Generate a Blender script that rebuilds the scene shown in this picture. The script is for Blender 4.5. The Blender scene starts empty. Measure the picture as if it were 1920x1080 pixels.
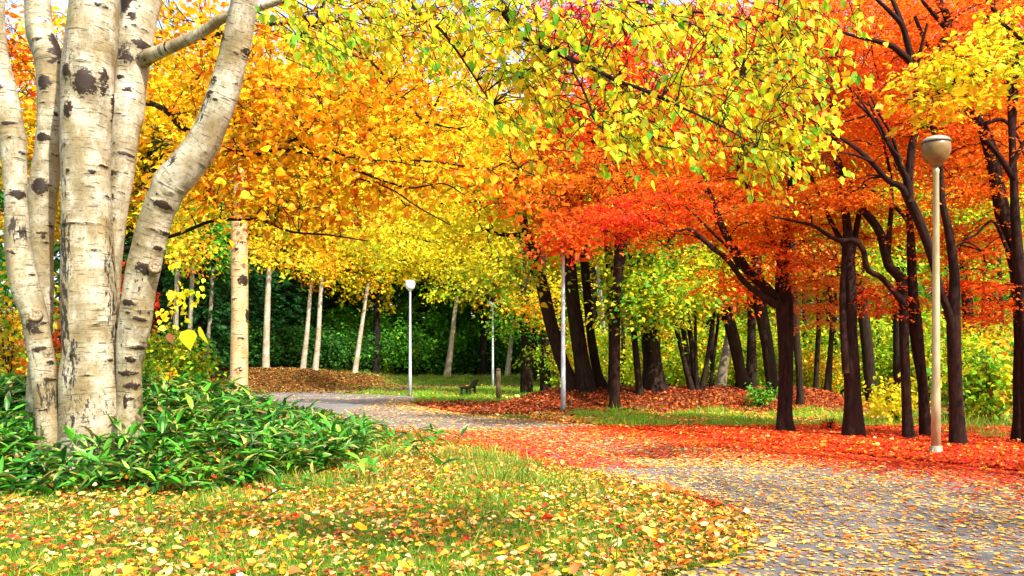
import bpy, math, random
import numpy as np
from mathutils import Vector

SEED = 7
rng = np.random.default_rng(SEED)
random.seed(SEED)
scene = bpy.context.scene
COL = scene.collection

# ------------------------------------------------------------------ survey
FPX, CXP, HYP, EYE = 1600.0, 960.0, 678.0, 1.5       # focal length, horizon, eye height


def P(px, py, d):
    return np.array([(px - CXP) / FPX * d, d, EYE + (HYP - py) / FPX * d])


def S(t):
    t = np.clip(t, 0, 1)
    return t * t * (3 - 2 * t)


def height(x, y):
    x = np.asarray(x, float); y = np.asarray(y, float)
    h = 0.72 * S((y - 9.0) / 4.2) * S((-2.5 - x) / 3.0) * (1 - S((y - 14.2) / 4.6))
    ridge = np.exp(-((y - 27.6) / 1.75) ** 2) * S((x + 1.2) / 3.2) * (1 - S((x - 9.0) / 3.5))
    h = h + 0.64 * ridge
    y0 = 42.5 + 12.5 * S((x + 12.0) / 8.0)
    top = 0.45 + 0.62 * S((-6.5 - x) / 7.0)
    h = h + top * S((y - y0) / 6.0) + 0.03 * np.clip(y - 64, 0, 60)
    off = S((np.abs(y - 30) - 0) / 1)  # keeps arrays broadcast
    return h + 0 * off


def hz(x, y):
    return float(height(x, y))


# ------------------------------------------------------------------ node helpers
def newmat(name):
    m = bpy.data.materials.new(name)
    m.use_nodes = True
    nt = m.node_tree
    nt.nodes.clear()
    out = nt.nodes.new('ShaderNodeOutputMaterial')
    return m, nt, out


def N(nt, t, **kw):
    n = nt.nodes.new(t)
    for k, v in kw.items():
        setattr(n, k, v)
    return n


def ramp(nt, stops, interp='LINEAR'):
    r = nt.nodes.new('ShaderNodeValToRGB')
    r.color_ramp.interpolation = interp
    e = r.color_ramp.elements
    while len(e) > len(stops):
        e.remove(e[-1])
    while len(e) < len(stops):
        e.new(0.5)
    for el, (p, c) in zip(e, stops):
        el.position = p
        el.color = (*c, 1) if len(c) == 3 else c
    return r


def noise(nt, vec, scale, detail=3, rough=0.55):
    n = nt.nodes.new('ShaderNodeTexNoise')
    n.inputs['Scale'].default_value = scale
    n.inputs['Detail'].default_value = detail
    n.inputs['Roughness'].default_value = rough
    if vec is not None:
        nt.links.new(vec, n.inputs['Vector'])
    return n


def mapping(nt, vec, scale):
    m = nt.nodes.new('ShaderNodeMapping')
    m.inputs['Scale'].default_value = scale
    nt.links.new(vec, m.inputs['Vector'])
    return m.outputs['Vector']


def mix(nt, fac, a, b, mode='MIX'):
    m = nt.nodes.new('ShaderNodeMix')
    m.data_type = 'RGBA'
    m.blend_type = mode
    for sock, v in ((m.inputs[0], fac), (m.inputs[6], a), (m.inputs[7], b)):
        if isinstance(v, (int, float)):
            sock.default_value = v
        elif isinstance(v, tuple):
            sock.default_value = (*v, 1)
        else:
            nt.links.new(v, sock)
    return m.outputs[2]


def math_n(nt, op, a, b=0.0, clamp=False):
    m = nt.nodes.new('ShaderNodeMath')
    m.operation = op
    m.use_clamp = clamp
    for sock, v in ((m.inputs[0], a), (m.inputs[1], b)):
        if isinstance(v, (int, float)):
            sock.default_value = v
        else:
            nt.links.new(v, sock)
    return m.outputs[0]


def bsdf(nt, out, color, rough=0.7, spec=0.3, metallic=0.0, normal=None):
    b = nt.nodes.new('ShaderNodeBsdfPrincipled')
    if isinstance(color, tuple):
        b.inputs['Base Color'].default_value = (*color, 1)
    else:
        nt.links.new(color, b.inputs['Base Color'])
    if isinstance(rough, (int, float)):
        b.inputs['Roughness'].default_value = rough
    else:
        nt.links.new(rough, b.inputs['Roughness'])
    b.inputs['Specular IOR Level'].default_value = spec
    b.inputs['Metallic'].default_value = metallic
    if normal is not None:
        nt.links.new(normal, b.inputs['Normal'])
    if out is not None:
        nt.links.new(b.outputs[0], out.inputs['Surface'])
    return b


def bump(nt, h, strength=0.5, dist=0.02):
    b = nt.nodes.new('ShaderNodeBump')
    b.inputs['Strength'].default_value = strength
    b.inputs['Distance'].default_value = dist
    nt.links.new(h, b.inputs['Height'])
    return b.outputs[0]


# ------------------------------------------------------------------ materials
def leaf_material(name, transl=0.45, rough=0.5, spec=0.25):
    m, nt, out = newmat(name)
    a = N(nt, 'ShaderNodeAttribute', attribute_name='col')
    b = bsdf(nt, None, a.outputs['Color'], rough, spec)
    t = N(nt, 'ShaderNodeBsdfTranslucent')
    nt.links.new(a.outputs['Color'], t.inputs['Color'])
    ms = N(nt, 'ShaderNodeMixShader')
    ms.inputs[0].default_value = transl
    nt.links.new(b.outputs[0], ms.inputs[1])
    nt.links.new(t.outputs[0], ms.inputs[2])
    nt.links.new(ms.outputs[0], out.inputs['Surface'])
    return m


LEAF = leaf_material('leaf', 0.5)
BLADE = leaf_material('blade', 0.35, 0.45, 0.3)
SASA = leaf_material('bamboo_leaf', 0.22, 0.40, 0.4)
DRY = leaf_material('dry_leaf', 0.12, 0.6, 0.2)


def birch_material(name, lichen=0.35, cream=(0.33, 0.25, 0.12), white=(0.56, 0.51, 0.38)):
    m, nt, out = newmat(name)
    at = N(nt, 'ShaderNodeAttribute', attribute_name='bark')
    sc = N(nt, 'ShaderNodeAttribute', attribute_name='scar')
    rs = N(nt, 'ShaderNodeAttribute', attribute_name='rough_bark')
    v = at.outputs['Vector']
    patch = noise(nt, mapping(nt, v, (2.0, 2.0, 1.3)), 1.6, 4, 0.6)
    pr = ramp(nt, [(0.38, (0, 0, 0)), (0.62, (1, 1, 1))])
    nt.links.new(patch.outputs[0], pr.inputs[0])
    base = mix(nt, pr.outputs[0], cream, white)
    # papery horizontal tone bands
    band = noise(nt, mapping(nt, v, (1.5, 1.5, 17)), 1.0, 5, 0.7)
    br = ramp(nt, [(0.30, (0.62, 0.52, 0.36)), (0.5, (1, 1, 1)), (0.75, (1.0, 0.98, 0.92))])
    nt.links.new(band.outputs[0], br.inputs[0])
    base = mix(nt, 0.75, base, br.outputs[0], 'MULTIPLY')
    # olive and brown lichen stain
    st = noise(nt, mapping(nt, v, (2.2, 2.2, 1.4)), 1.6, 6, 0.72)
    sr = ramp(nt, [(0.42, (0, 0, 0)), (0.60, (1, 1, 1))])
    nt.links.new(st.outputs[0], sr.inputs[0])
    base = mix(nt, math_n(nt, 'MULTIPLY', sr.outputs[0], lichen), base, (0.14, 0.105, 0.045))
    # lenticels: short dark dashes
    le = noise(nt, mapping(nt, v, (6.5, 6.5, 46)), 1.0, 2, 0.5)
    lr = ramp(nt, [(0.625, (0, 0, 0)), (0.665, (1, 1, 1))])
    nt.links.new(le.outputs[0], lr.inputs[0])
    base = mix(nt, math_n(nt, 'MULTIPLY', lr.outputs[0], 0.75), base, (0.05, 0.035, 0.02))
    le2 = noise(nt, mapping(nt, v, (2.4, 2.4, 24)), 1.0, 3, 0.6)
    lr2 = ramp(nt, [(0.645, (0, 0, 0)), (0.675, (1, 1, 1))])
    nt.links.new(le2.outputs[0], lr2.inputs[0])
    base = mix(nt, math_n(nt, 'MULTIPLY', lr2.outputs[0], 0.8), base, (0.035, 0.025, 0.016))
    # broken vertical black plates
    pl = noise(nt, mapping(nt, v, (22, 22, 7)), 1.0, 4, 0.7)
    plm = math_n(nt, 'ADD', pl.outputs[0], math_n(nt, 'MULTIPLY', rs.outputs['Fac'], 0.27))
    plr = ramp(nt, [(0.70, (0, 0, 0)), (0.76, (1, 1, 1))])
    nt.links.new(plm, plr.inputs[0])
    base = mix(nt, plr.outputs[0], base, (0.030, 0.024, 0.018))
    spk = noise(nt, mapping(nt, v, (30, 30, 26)), 1.0, 3, 0.7)
    spr = ramp(nt, [(0.54, (0, 0, 0)), (0.66, (1, 1, 1))])
    nt.links.new(spk.outputs[0], spr.inputs[0])
    base = mix(nt, math_n(nt, 'MULTIPLY', spr.outputs[0], 0.6), base, (0.075, 0.055, 0.028))
    # scars
    ns = noise(nt, mapping(nt, v, (11, 11, 17)), 1.0, 5, 0.75)
    sm = math_n(nt, 'ADD', sc.outputs['Fac'], math_n(nt, 'MULTIPLY', math_n(nt, 'SUBTRACT', ns.outputs[0], 0.5), 2.6))
    scr = ramp(nt, [(0.45, (0, 0, 0)), (0.62, (1, 1, 1))])
    nt.links.new(sm, scr.inputs[0])
    scol = mix(nt, ns.outputs[0], (0.004, 0.003, 0.002), (0.034, 0.016, 0.008))
    base = mix(nt, scr.outputs[0], base, scol)
    fine = noise(nt, mapping(nt, v, (7, 7, 60)), 1.0, 3, 0.6)
    hh = math_n(nt, 'ADD', math_n(nt, 'MULTIPLY', fine.outputs[0], 0.5), math_n(nt, 'MULTIPLY', band.outputs[0], 0.8))
    hh = math_n(nt, 'SUBTRACT', hh, math_n(nt, 'MULTIPLY', plr.outputs[0], 0.6))
    bsdf(nt, out, base, 0.62, 0.25, normal=bump(nt, hh, 0.55, 0.012))
    return m


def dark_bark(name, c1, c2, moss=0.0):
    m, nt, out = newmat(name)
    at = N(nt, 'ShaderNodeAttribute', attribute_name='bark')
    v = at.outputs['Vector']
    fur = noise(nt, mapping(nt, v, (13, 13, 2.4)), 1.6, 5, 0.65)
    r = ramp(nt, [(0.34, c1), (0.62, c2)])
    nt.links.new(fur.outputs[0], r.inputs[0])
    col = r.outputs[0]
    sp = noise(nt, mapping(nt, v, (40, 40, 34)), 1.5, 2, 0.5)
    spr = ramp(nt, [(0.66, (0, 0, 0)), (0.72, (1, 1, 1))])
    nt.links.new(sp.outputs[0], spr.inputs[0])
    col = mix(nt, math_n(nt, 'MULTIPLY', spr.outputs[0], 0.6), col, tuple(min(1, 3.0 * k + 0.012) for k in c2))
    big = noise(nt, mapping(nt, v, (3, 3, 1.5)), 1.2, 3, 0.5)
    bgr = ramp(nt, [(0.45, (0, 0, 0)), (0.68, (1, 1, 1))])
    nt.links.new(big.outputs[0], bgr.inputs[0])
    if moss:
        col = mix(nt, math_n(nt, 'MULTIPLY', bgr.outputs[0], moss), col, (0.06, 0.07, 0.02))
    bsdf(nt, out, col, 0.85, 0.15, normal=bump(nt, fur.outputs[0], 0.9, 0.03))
    return m


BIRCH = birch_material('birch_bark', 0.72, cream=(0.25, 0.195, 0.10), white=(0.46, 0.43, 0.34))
BIRCH_TAN = birch_material('tan_birch_bark', cream=(0.52, 0.30, 0.14), white=(0.66, 0.44, 0.24))
BIRCH_FAR = birch_material('pale_birch_bark', cream=(0.36, 0.29, 0.19), white=(0.52, 0.48, 0.40))
BIRCH_GREY = birch_material('grey_birch_bark', 0.6, cream=(0.16, 0.14, 0.09), white=(0.30, 0.28, 0.22))
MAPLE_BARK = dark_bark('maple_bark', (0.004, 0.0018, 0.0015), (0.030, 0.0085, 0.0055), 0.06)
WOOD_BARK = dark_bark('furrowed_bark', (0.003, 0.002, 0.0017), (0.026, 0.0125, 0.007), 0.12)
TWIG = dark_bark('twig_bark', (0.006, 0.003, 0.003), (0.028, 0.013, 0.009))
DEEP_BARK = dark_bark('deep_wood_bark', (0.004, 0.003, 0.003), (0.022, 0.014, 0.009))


def simple(name, c1, c2, scale=30, rough=0.5, spec=0.4, metallic=0.0, stretch=(1, 1, 1), bmp=0.1):
    m, nt, out = newmat(name)
    tc = N(nt, 'ShaderNodeTexCoord')
    n = noise(nt, mapping(nt, tc.outputs['Object'], stretch), scale, 4, 0.6)
    r = ramp(nt, [(0.32, c1), (0.68, c2)])
    nt.links.new(n.outputs[0], r.inputs[0])
    bsdf(nt, out, r.outputs[0], rough, spec, metallic, bump(nt, n.outputs[0], bmp, 0.01))
    return m


PAINT = simple('cream_paint', (0.27, 0.22, 0.11), (0.48, 0.41, 0.24), 9, 0.30, 0.6, 0.2, (1, 1, 0.25))
PAINT_GREY = simple('grey_paint', (0.36, 0.38, 0.42), (0.52, 0.54, 0.58), 8, 0.35, 0.5, 0, (1, 1, 0.25))
GLOBE_TAN = simple('smoked_globe', (0.13, 0.075, 0.024), (0.24, 0.15, 0.055), 6, 0.22, 0.5, bmp=0.02)
GLOBE_WHITE = simple('white_globe', (0.74, 0.75, 0.78), (0.82, 0.83, 0.85), 5, 0.25, 0.5, bmp=0.02)
CAP = simple('lamp_cap', (0.26, 0.24, 0.17), (0.44, 0.41, 0.31), 12, 0.4, 0.5)
STEEL_DARK = simple('dark_iron', (0.05, 0.045, 0.035), (0.14, 0.12, 0.09), 14, 0.5, 0.4)
BENCH_WOOD = simple('bench_wood', (0.006, 0.005, 0.005), (0.016, 0.012, 0.011), 14, 0.45, 0.4, 0, (1, 0.1, 1))
POST_WOOD = simple('post_wood', (0.055, 0.035, 0.018), (0.15, 0.10, 0.045), 22, 0.8, 0.2, 0, (1, 1, 0.12), 0.4)
CUT_WOOD = simple('cut_wood', (0.05, 0.035, 0.02), (0.36, 0.27, 0.17), 45, 0.8, 0.2)


def ground_material():
    m, nt, out = newmat('park_ground')
    tc = N(nt, 'ShaderNodeTexCoord')
    at = N(nt, 'ShaderNodeAttribute', attribute_name='litter')
    v = tc.outputs['Object']
    g = noise(nt, v, 9, 5, 0.7)
    gr = ramp(nt, [(0.30, (0.020, 0.050, 0.006)), (0.50, (0.07, 0.15, 0.012)), (0.70, (0.17, 0.21, 0.025))])
    nt.links.new(g.outputs[0], gr.inputs[0])
    vo = N(nt, 'ShaderNodeTexVoronoi')
    vo.inputs['Scale'].default_value = 13
    nt.links.new(v, vo.inputs['Vector'])
    sep = N(nt, 'ShaderNodeSeparateColor')
    nt.links.new(vo.outputs['Color'], sep.inputs[0])
    lr = ramp(nt, [(0.0, (0.10, 0.030, 0.012)), (0.3, (0.30, 0.075, 0.014)), (0.55, (0.42, 0.17, 0.03)), (0.8, (0.20, 0.07, 0.02)), (1.0, (0.50, 0.28, 0.07))], 'CONSTANT')
    nt.links.new(sep.outputs[0], lr.inputs[0])
    soil = mix(nt, 0.35, lr.outputs[0], (0.05, 0.03, 0.016))
    f = noise(nt, v, 3.5, 4, 0.7)
    fm = math_n(nt, 'ADD', at.outputs['Fac'], math_n(nt, 'MULTIPLY', math_n(nt, 'SUBTRACT', f.outputs[0], 0.5), 1.1))
    fr = ramp(nt, [(0.40, (0, 0, 0)), (0.60, (1, 1, 1))])
    nt.links.new(fm, fr.inputs[0])
    col = mix(nt, fr.outputs[0], gr.outputs[0], soil)
    bsdf(nt, out, col, 0.9, 0.1, normal=bump(nt, g.outputs[0], 0.8, 0.05))
    return m


def path_material():
    m, nt, out = newmat('asphalt')
    tc = N(nt, 'ShaderNodeTexCoord')
    v = tc.outputs['Object']
    fine = noise(nt, v, 190, 3, 0.7)
    big = noise(nt, v, 0.7, 4, 0.6)
    r = ramp(nt, [(0.30, (0.085, 0.080, 0.078)), (0.55, (0.185, 0.175, 0.172)), (0.74, (0.36, 0.34, 0.33))])
    nt.links.new(fine.outputs[0], r.inputs[0])
    br = ramp(nt, [(0.32, (0.62, 0.60, 0.60)), (0.48, (0.95, 0.94, 0.93)), (0.7, (1.2, 1.17, 1.13))])
    nt.links.new(big.outputs[0], br.inputs[0])
    col = mix(nt, 1.0, r.outputs[0], br.outputs[0], 'MULTIPLY')
    bsdf(nt, out, col, 0.85, 0.2, normal=bump(nt, fine.outputs[0], 0.5, 0.006))
    return m


GROUND = ground_material()
ASPHALT = path_material()

# ------------------------------------------------------------------ object helpers
def raw_mesh(name, verts, tris, attrs=(), smooth=False, quads=None):
    """verts (n,3), tris (t,3) and/or quads (q,4) as numpy arrays."""
    me = bpy.data.meshes.new(name)
    verts = np.ascontiguousarray(verts, np.float32)
    me.vertices.add(len(verts))
    me.vertices.foreach_set('co', verts.ravel())
    loops, starts, s = [], [], 0
    for f in (tris, quads):
        if f is None or len(f) == 0:
            continue
        f = np.ascontiguousarray(f, np.int32)
        loops.append(f.ravel())
        starts.append(s + np.arange(len(f)) * f.shape[1])
        s += f.size
    loops = np.concatenate(loops)
    starts = np.concatenate(starts).astype(np.int32)
    me.loops.add(len(loops))
    me.loops.foreach_set('vertex_index', loops)
    me.polygons.add(len(starts))
    me.polygons.foreach_set('loop_start', starts)
    for nm, kind, data in attrs:
        if kind == 'COLOR':
            a = me.color_attributes.new(nm, 'FLOAT_COLOR', 'POINT')
            rgba = np.ones((len(verts), 4), np.float32)
            rgba[:, :3] = data
            a.data.foreach_set('color', rgba.ravel())
        elif kind == 'VEC':
            a = me.attributes.new(nm, 'FLOAT_VECTOR', 'POINT')
            a.data.foreach_set('vector', np.ascontiguousarray(data, np.float32).ravel())
        else:
            a = me.attributes.new(nm, 'FLOAT', 'POINT')
            a.data.foreach_set('value', np.ascontiguousarray(data, np.float32).ravel())
    me.update(calc_edges=True)
    if smooth:
        me.polygons.foreach_set('use_smooth', np.ones(len(starts), bool))
    return me


def link(name, me, mat, parent=None, loc=None):
    o = bpy.data.objects.new(name, me)
    COL.objects.link(o)
    if mat is not None:
        me.materials.append(mat)
    if parent is not None:
        o.parent = parent
    if loc is not None:
        o.location = loc
    return o


def tag(o, label=None, cat=None, group=None, kind=None):
    for k, v in (('label', label), ('category', cat), ('group', group), ('kind', kind)):
        if v:
            o[k] = v
    return o


def thing(name, loc, label, cat, group=None):
    o = bpy.data.objects.new(name, None)
    o.empty_display_size = 0.2
    COL.objects.link(o)
    o.location = loc
    return tag(o, label, cat, group)


# ------------------------------------------------------------------ tubes
def catmull(pts, n):
    pts = np.asarray(pts, float)
    k = len(pts)
    if k == 2:
        t = np.linspace(0, 1, n)[:, None]
        return pts[0] * (1 - t) + pts[1] * t
    ext = np.vstack([2 * pts[0] - pts[1], pts, 2 * pts[-1] - pts[-2]])
    seg = np.linalg.norm(np.diff(pts[:, :3], axis=0), axis=1)
    cum = np.concatenate([[0], np.cumsum(seg)])
    u = np.linspace(0, cum[-1], n)
    i = np.clip(np.searchsorted(cum, u, side='right') - 1, 0, k - 2)
    t = ((u - cum[i]) / np.maximum(seg[i], 1e-9))[:, None]
    p0, p1, p2, p3 = ext[i], ext[i + 1], ext[i + 2], ext[i + 3]
    return 0.5 * (2 * p1 + (-p0 + p2) * t + (2 * p0 - 5 * p1 + 4 * p2 - p3) * t ** 2 + (-p0 + 3 * p1 - 3 * p2 + p3) * t ** 3)


class Tubes:
    """Collects tubes; build() makes one mesh of them."""

    def __init__(self):
        self.v, self.q, self.b, self.sc, self.rg, self.n = [], [], [], [], [], 0

    def add(self, pts, radii, seg=8, step=0.15, rough=0.0, flute=0.0, marks=None, rmarks=None, seed=0, cap=True):
        r = np.random.default_rng(seed + 11)
        pr = np.column_stack([np.asarray(pts, float), np.asarray(radii, float)])
        ln = np.linalg.norm(np.diff(pr[:, :3], axis=0), axis=1).sum()
        n = max(3, len(pts), int(ln / step) + 1)
        c = catmull(pr, n)
        rad = np.maximum(c[:, 3], 0.0015)
        c = c[:, :3]
        T = np.gradient(c, axis=0)
        T /= np.linalg.norm(T, axis=1)[:, None] + 1e-9
        ref = np.eye(3)[np.argmin(np.abs(T).max(axis=0))]
        if np.abs(T[:, 0]).max() < 0.9:
            ref = np.eye(3)[0]
        Nn = ref - (T @ ref)[:, None] * T
        Nn /= np.linalg.norm(Nn, axis=1)[:, None] + 1e-9
        B = np.cross(T, Nn)
        s = np.concatenate([[0], np.cumsum(np.linalg.norm(np.diff(c, axis=0), axis=1))])
        th = np.linspace(0, 2 * math.pi, seg, endpoint=False)
        TH, VV = np.meshgrid(th, s)
        R = np.repeat(rad[:, None], seg, 1)
        if rough:
            f = np.zeros_like(TH)
            for k in range(14):
                a = r.integers(0, 7)
                f += np.cos(a * TH + r.uniform(0, 6.28) + r.normal(0, 3.0) * VV) / 14 ** 0.5
            R = R * (1 + rough * f)
        if flute:
            f = np.cos(3 * TH + 0.5 * VV + r.uniform(0, 6)) * 0.6 + np.cos(5 * TH - 0.7 * VV + r.uniform(0, 6)) * 0.5
            R = R * (1 + flute * f)
        X = c[:, None, :] + R[..., None] * (np.cos(TH)[..., None] * Nn[:, None, :] + np.sin(TH)[..., None] * B[:, None, :])
        off = r.uniform(0, 50)
        bark = np.stack([rad.mean() * np.cos(TH) + off, rad.mean() * np.sin(TH), VV], -1)
        scar = np.zeros_like(TH)
        rg = np.zeros_like(TH)
        for lst, arr in ((marks, scar), (rmarks, rg)):
            for (px, py, w, h, a) in lst or ():
                ppx = CXP + c[:, 0] / c[:, 1] * FPX
                ppy = HYP - (c[:, 2] - EYE) / c[:, 1] * FPX
                i = int(np.argmin(np.abs(ppy - py)))
                sc_ = c[i, 1] / FPX
                o = np.clip((px - ppx[i]) * sc_ / rad[i], -0.97, 0.97)
                f = unit(np.array([-c[i, 0], -c[i, 1], 0.0]))
                nn = o * np.array([-f[1], f[0], 0.0]) + math.sqrt(1 - o * o) * f
                t0 = math.atan2(float(nn @ B[i]), float(nn @ Nn[i]))
                dth = (TH - t0 + math.pi) % (2 * math.pi) - math.pi
                e = np.sqrt((dth * rad[i] / (w * sc_)) ** 2 + ((VV - s[i]) / (h * sc_)) ** 2)
                np.maximum(arr, a * np.clip(1.45 - e, 0, 0.85), out=arr)
        if marks:
            X = X + (scar * 0.10 * R)[..., None] * (X - c[:, None, :]) / R[..., None]
        idx = self.n + np.arange(n * seg).reshape(n, seg)
        a = idx[:-1]; b = idx[1:]
        q = np.stack([a, np.roll(a, -1, 1), np.roll(b, -1, 1), b], -1).reshape(-1, 4)
        self.v.append(X.reshape(-1, 3)); self.q.append(q)
        self.b.append(bark.reshape(-1, 3)); self.sc.append(scar.ravel()); self.rg.append(rg.ravel())
        self.n += n * seg
        if cap:
            for row, cc in ((idx[0], c[0]), (idx[-1], c[-1])):
                self.v.append(cc[None]); self.b.append(np.array([[off, 0, 0]])); self.sc.append(np.zeros(1)); self.rg.append(np.zeros(1))
                ci = self.n; self.n += 1
                nx = np.roll(row, -1)
                self.q.append(np.stack([row, nx, np.full_like(row, ci), np.full_like(row, ci)], -1))
        return c, rad

    def build(self, name, mat, parent=None, origin=(0, 0, 0)):
        v = np.concatenate(self.v) - np.asarray(origin)
        q = np.concatenate(self.q)
        deg = q[:, 2] == q[:, 3]
        me = raw_mesh(name, v, q[deg][:, :3], [('bark', 'VEC', np.concatenate(self.b)), ('scar', 'F', np.concatenate(self.sc)),
                      ('rough_bark', 'F', np.concatenate(self.rg))], True, q[~deg])
        return link(name, me, mat, parent)


# ------------------------------------------------------------------ leaves
def tmpl(kind):
    if kind == 'diamond':
        v = [(0, 0, 0), (0.40, 0.42, 0.10), (0, 1, -0.04), (-0.40, 0.42, 0.10)]
        f = [(0, 1, 2), (0, 2, 3)]
    elif kind == 'birch':
        v = [(0, 0, 0), (0.30, 0.10, 0.05), (0.42, 0.36, 0.10), (0.24, 0.70, 0.04), (0, 1.05, -0.10), (-0.24, 0.70, 0.04), (-0.42, 0.36, 0.10), (-0.30, 0.10, 0.05), (0, 0.4, 0)]
        f = [(0, 1, 8), (1, 2, 8), (2, 3, 8), (3, 4, 8), (4, 5, 8), (5, 6, 8), (6, 7, 8), (7, 0, 8)]
    elif kind == 'star':
        v = [(0, 0, 0), (0.46, 0.10, -0.05), (0.20, 0.36, 0.05), (0.44, 0.72, -0.06), (0.12, 0.60, 0.04), (0, 1.1, -0.12), (-0.12, 0.60, 0.04), (-0.44, 0.72, -0.06), (-0.20, 0.36, 0.05), (-0.46, 0.10, -0.05)]
        f = [(0, 1, 2), (2, 3, 4), (4, 5, 6), (6, 7, 8), (8, 9, 0), (0, 2, 8), (2, 4, 8), (4, 6, 8)]
    elif kind == 'kite':
        v = [(0, 0, 0), (0.52, 0.30, -0.06), (0.16, 0.50, 0.05), (0, 1.05, -0.08), (-0.16, 0.50, 0.05), (-0.52, 0.30, -0.06)]
        f = [(0, 1, 2), (0, 2, 4), (2, 3, 4), (0, 4, 5)]
    elif kind == 'curl':
        v = [(0, 0, 0.0), (0.36, 0.16, 0.16), (0.44, 0.55, 0.24), (0, 1.0, 0.30), (-0.44, 0.55, 0.10), (-0.36, 0.16, 0.04), (0, 0.5, 0.0)]
        f = [(0, 1, 6), (1, 2, 6), (2, 3, 6), (3, 4, 6), (4, 5, 6), (5, 0, 6)]
    elif kind == 'blade':
        v = [(-0.035, 0, 0), (0.035, 0, 0), (0.026, 0.5, 0.05), (-0.026, 0.5, 0.05), (0, 1, 0.22)]
        f = [(0, 1, 2), (0, 2, 3), (3, 2, 4)]
    elif kind == 'lance':
        v = [(0, 0, 0), (0.085, 0.18, 0.035), (0.115, 0.42, 0.055), (0.08, 0.72, 0.0), (0, 1, -0.13), (-0.08, 0.72, 0.0), (-0.115, 0.42, 0.055), (-0.085, 0.18, 0.035),
             (0, 0.2, 0.01), (0, 0.44, 0.02), (0, 0.73, -0.03)]
        f = [(0, 1, 8), (1, 2, 9), (1, 9, 8), (2, 3, 10), (2, 10, 9), (3, 4, 10), (4, 5, 10), (5, 6, 9), (5, 9, 10), (6, 7, 8), (6, 8, 9), (7, 0, 8)]
    elif kind == 'needle':
        v = [(0, 0, 0), (0.07, 0.1, 0), (0.30, 0.42, -0.06), (0.08, 0.40, 0.02), (0.26, 0.72, -0.08), (0.05, 0.72, 0.02), (0, 1.0, -0.05), (-0.05, 0.72, 0.02), (-0.26, 0.72, -0.08),
             (-0.08, 0.40, 0.02), (-0.30, 0.42, -0.06), (-0.07, 0.1, 0)]
        f = [(0, 1, 11), (1, 2, 3), (1, 3, 9), (1, 9, 11), (9, 10, 11), (3, 4, 5), (3, 5, 7), (3, 7, 9), (7, 8, 9), (5, 6, 7)]
    return np.array(v, float), np.array(f, int)


def unit(a):
    return a / (np.linalg.norm(a, axis=-1, keepdims=True) + 1e-9)


def leaf_arrays(pos, along, nrm, size, col, kind, edge=None, cupk=1.0):
    tv, tf = tmpl(kind)
    Y = unit(along)
    X = unit(np.cross(Y, nrm))
    Z = np.cross(X, Y)
    w = rng.uniform(0.8, 1.15, len(pos))
    cup = rng.uniform(0.2, 1.9, len(pos)) * cupk
    V = pos[:, None, :] + size[:, None, None] * ((tv[:, 0][None, :, None] * w[:, None, None]) * X[:, None, :] + tv[:, 1][None, :, None] * Y[:, None, :]
                                                + (tv[:, 2][None, :, None] * cup[:, None, None]) * Z[:, None, :])
    k = len(tv)
    F = (np.arange(len(pos)) * k)[:, None, None] + tf[None]
    C = np.repeat(col[:, None, :], k, 1)
    if edge is not None:      # dried pale margin of the blade
        ec, mask, idx = edge
        C[np.ix_(mask, idx)] = ec
    return V.reshape(-1, 3), F.reshape(-1, 3), C.reshape(-1, 3)


def leaves_mesh(name, *a, **k):
    V, F, C = leaf_arrays(*a, **k)
    return raw_mesh(name, V, F, [('col', 'COLOR', C)])


def crown_object(name, twig_name, L, kind, tw, parent, origin=(0, 0, 0), merge=False):
    """Leaves with their twigs: twigs are a sub-part of a large crown, one mesh with a small one."""
    origin = np.asarray(origin, float)
    V, F, C = leaf_arrays(L[0] - origin, *L[1:], kind)
    if len(tw.v) > 260 and not merge:
        cr = link(name, raw_mesh(name, V, F, [('col', 'COLOR', C)]), LEAF, parent)
        tw.build(twig_name, TWIG, cr, origin)
        return cr
    tv = np.concatenate(tw.v) - origin
    tq = np.concatenate(tw.q) + len(V)
    me = raw_mesh(name, np.vstack([V, tv]), F, [('col', 'COLOR', np.vstack([C, np.full((len(tv), 3), .03)])), ('bark', 'VEC', np.vstack([V * 0, np.concatenate(tw.b)]))], False, tq)
    cr = link(name, me, LEAF, parent)
    me.materials.append(TWIG)
    mi = np.zeros(len(F) + len(tq), np.int32)
    mi[len(F):] = 1
    me.polygons.foreach_set('material_index', mi)
    return cr


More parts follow.
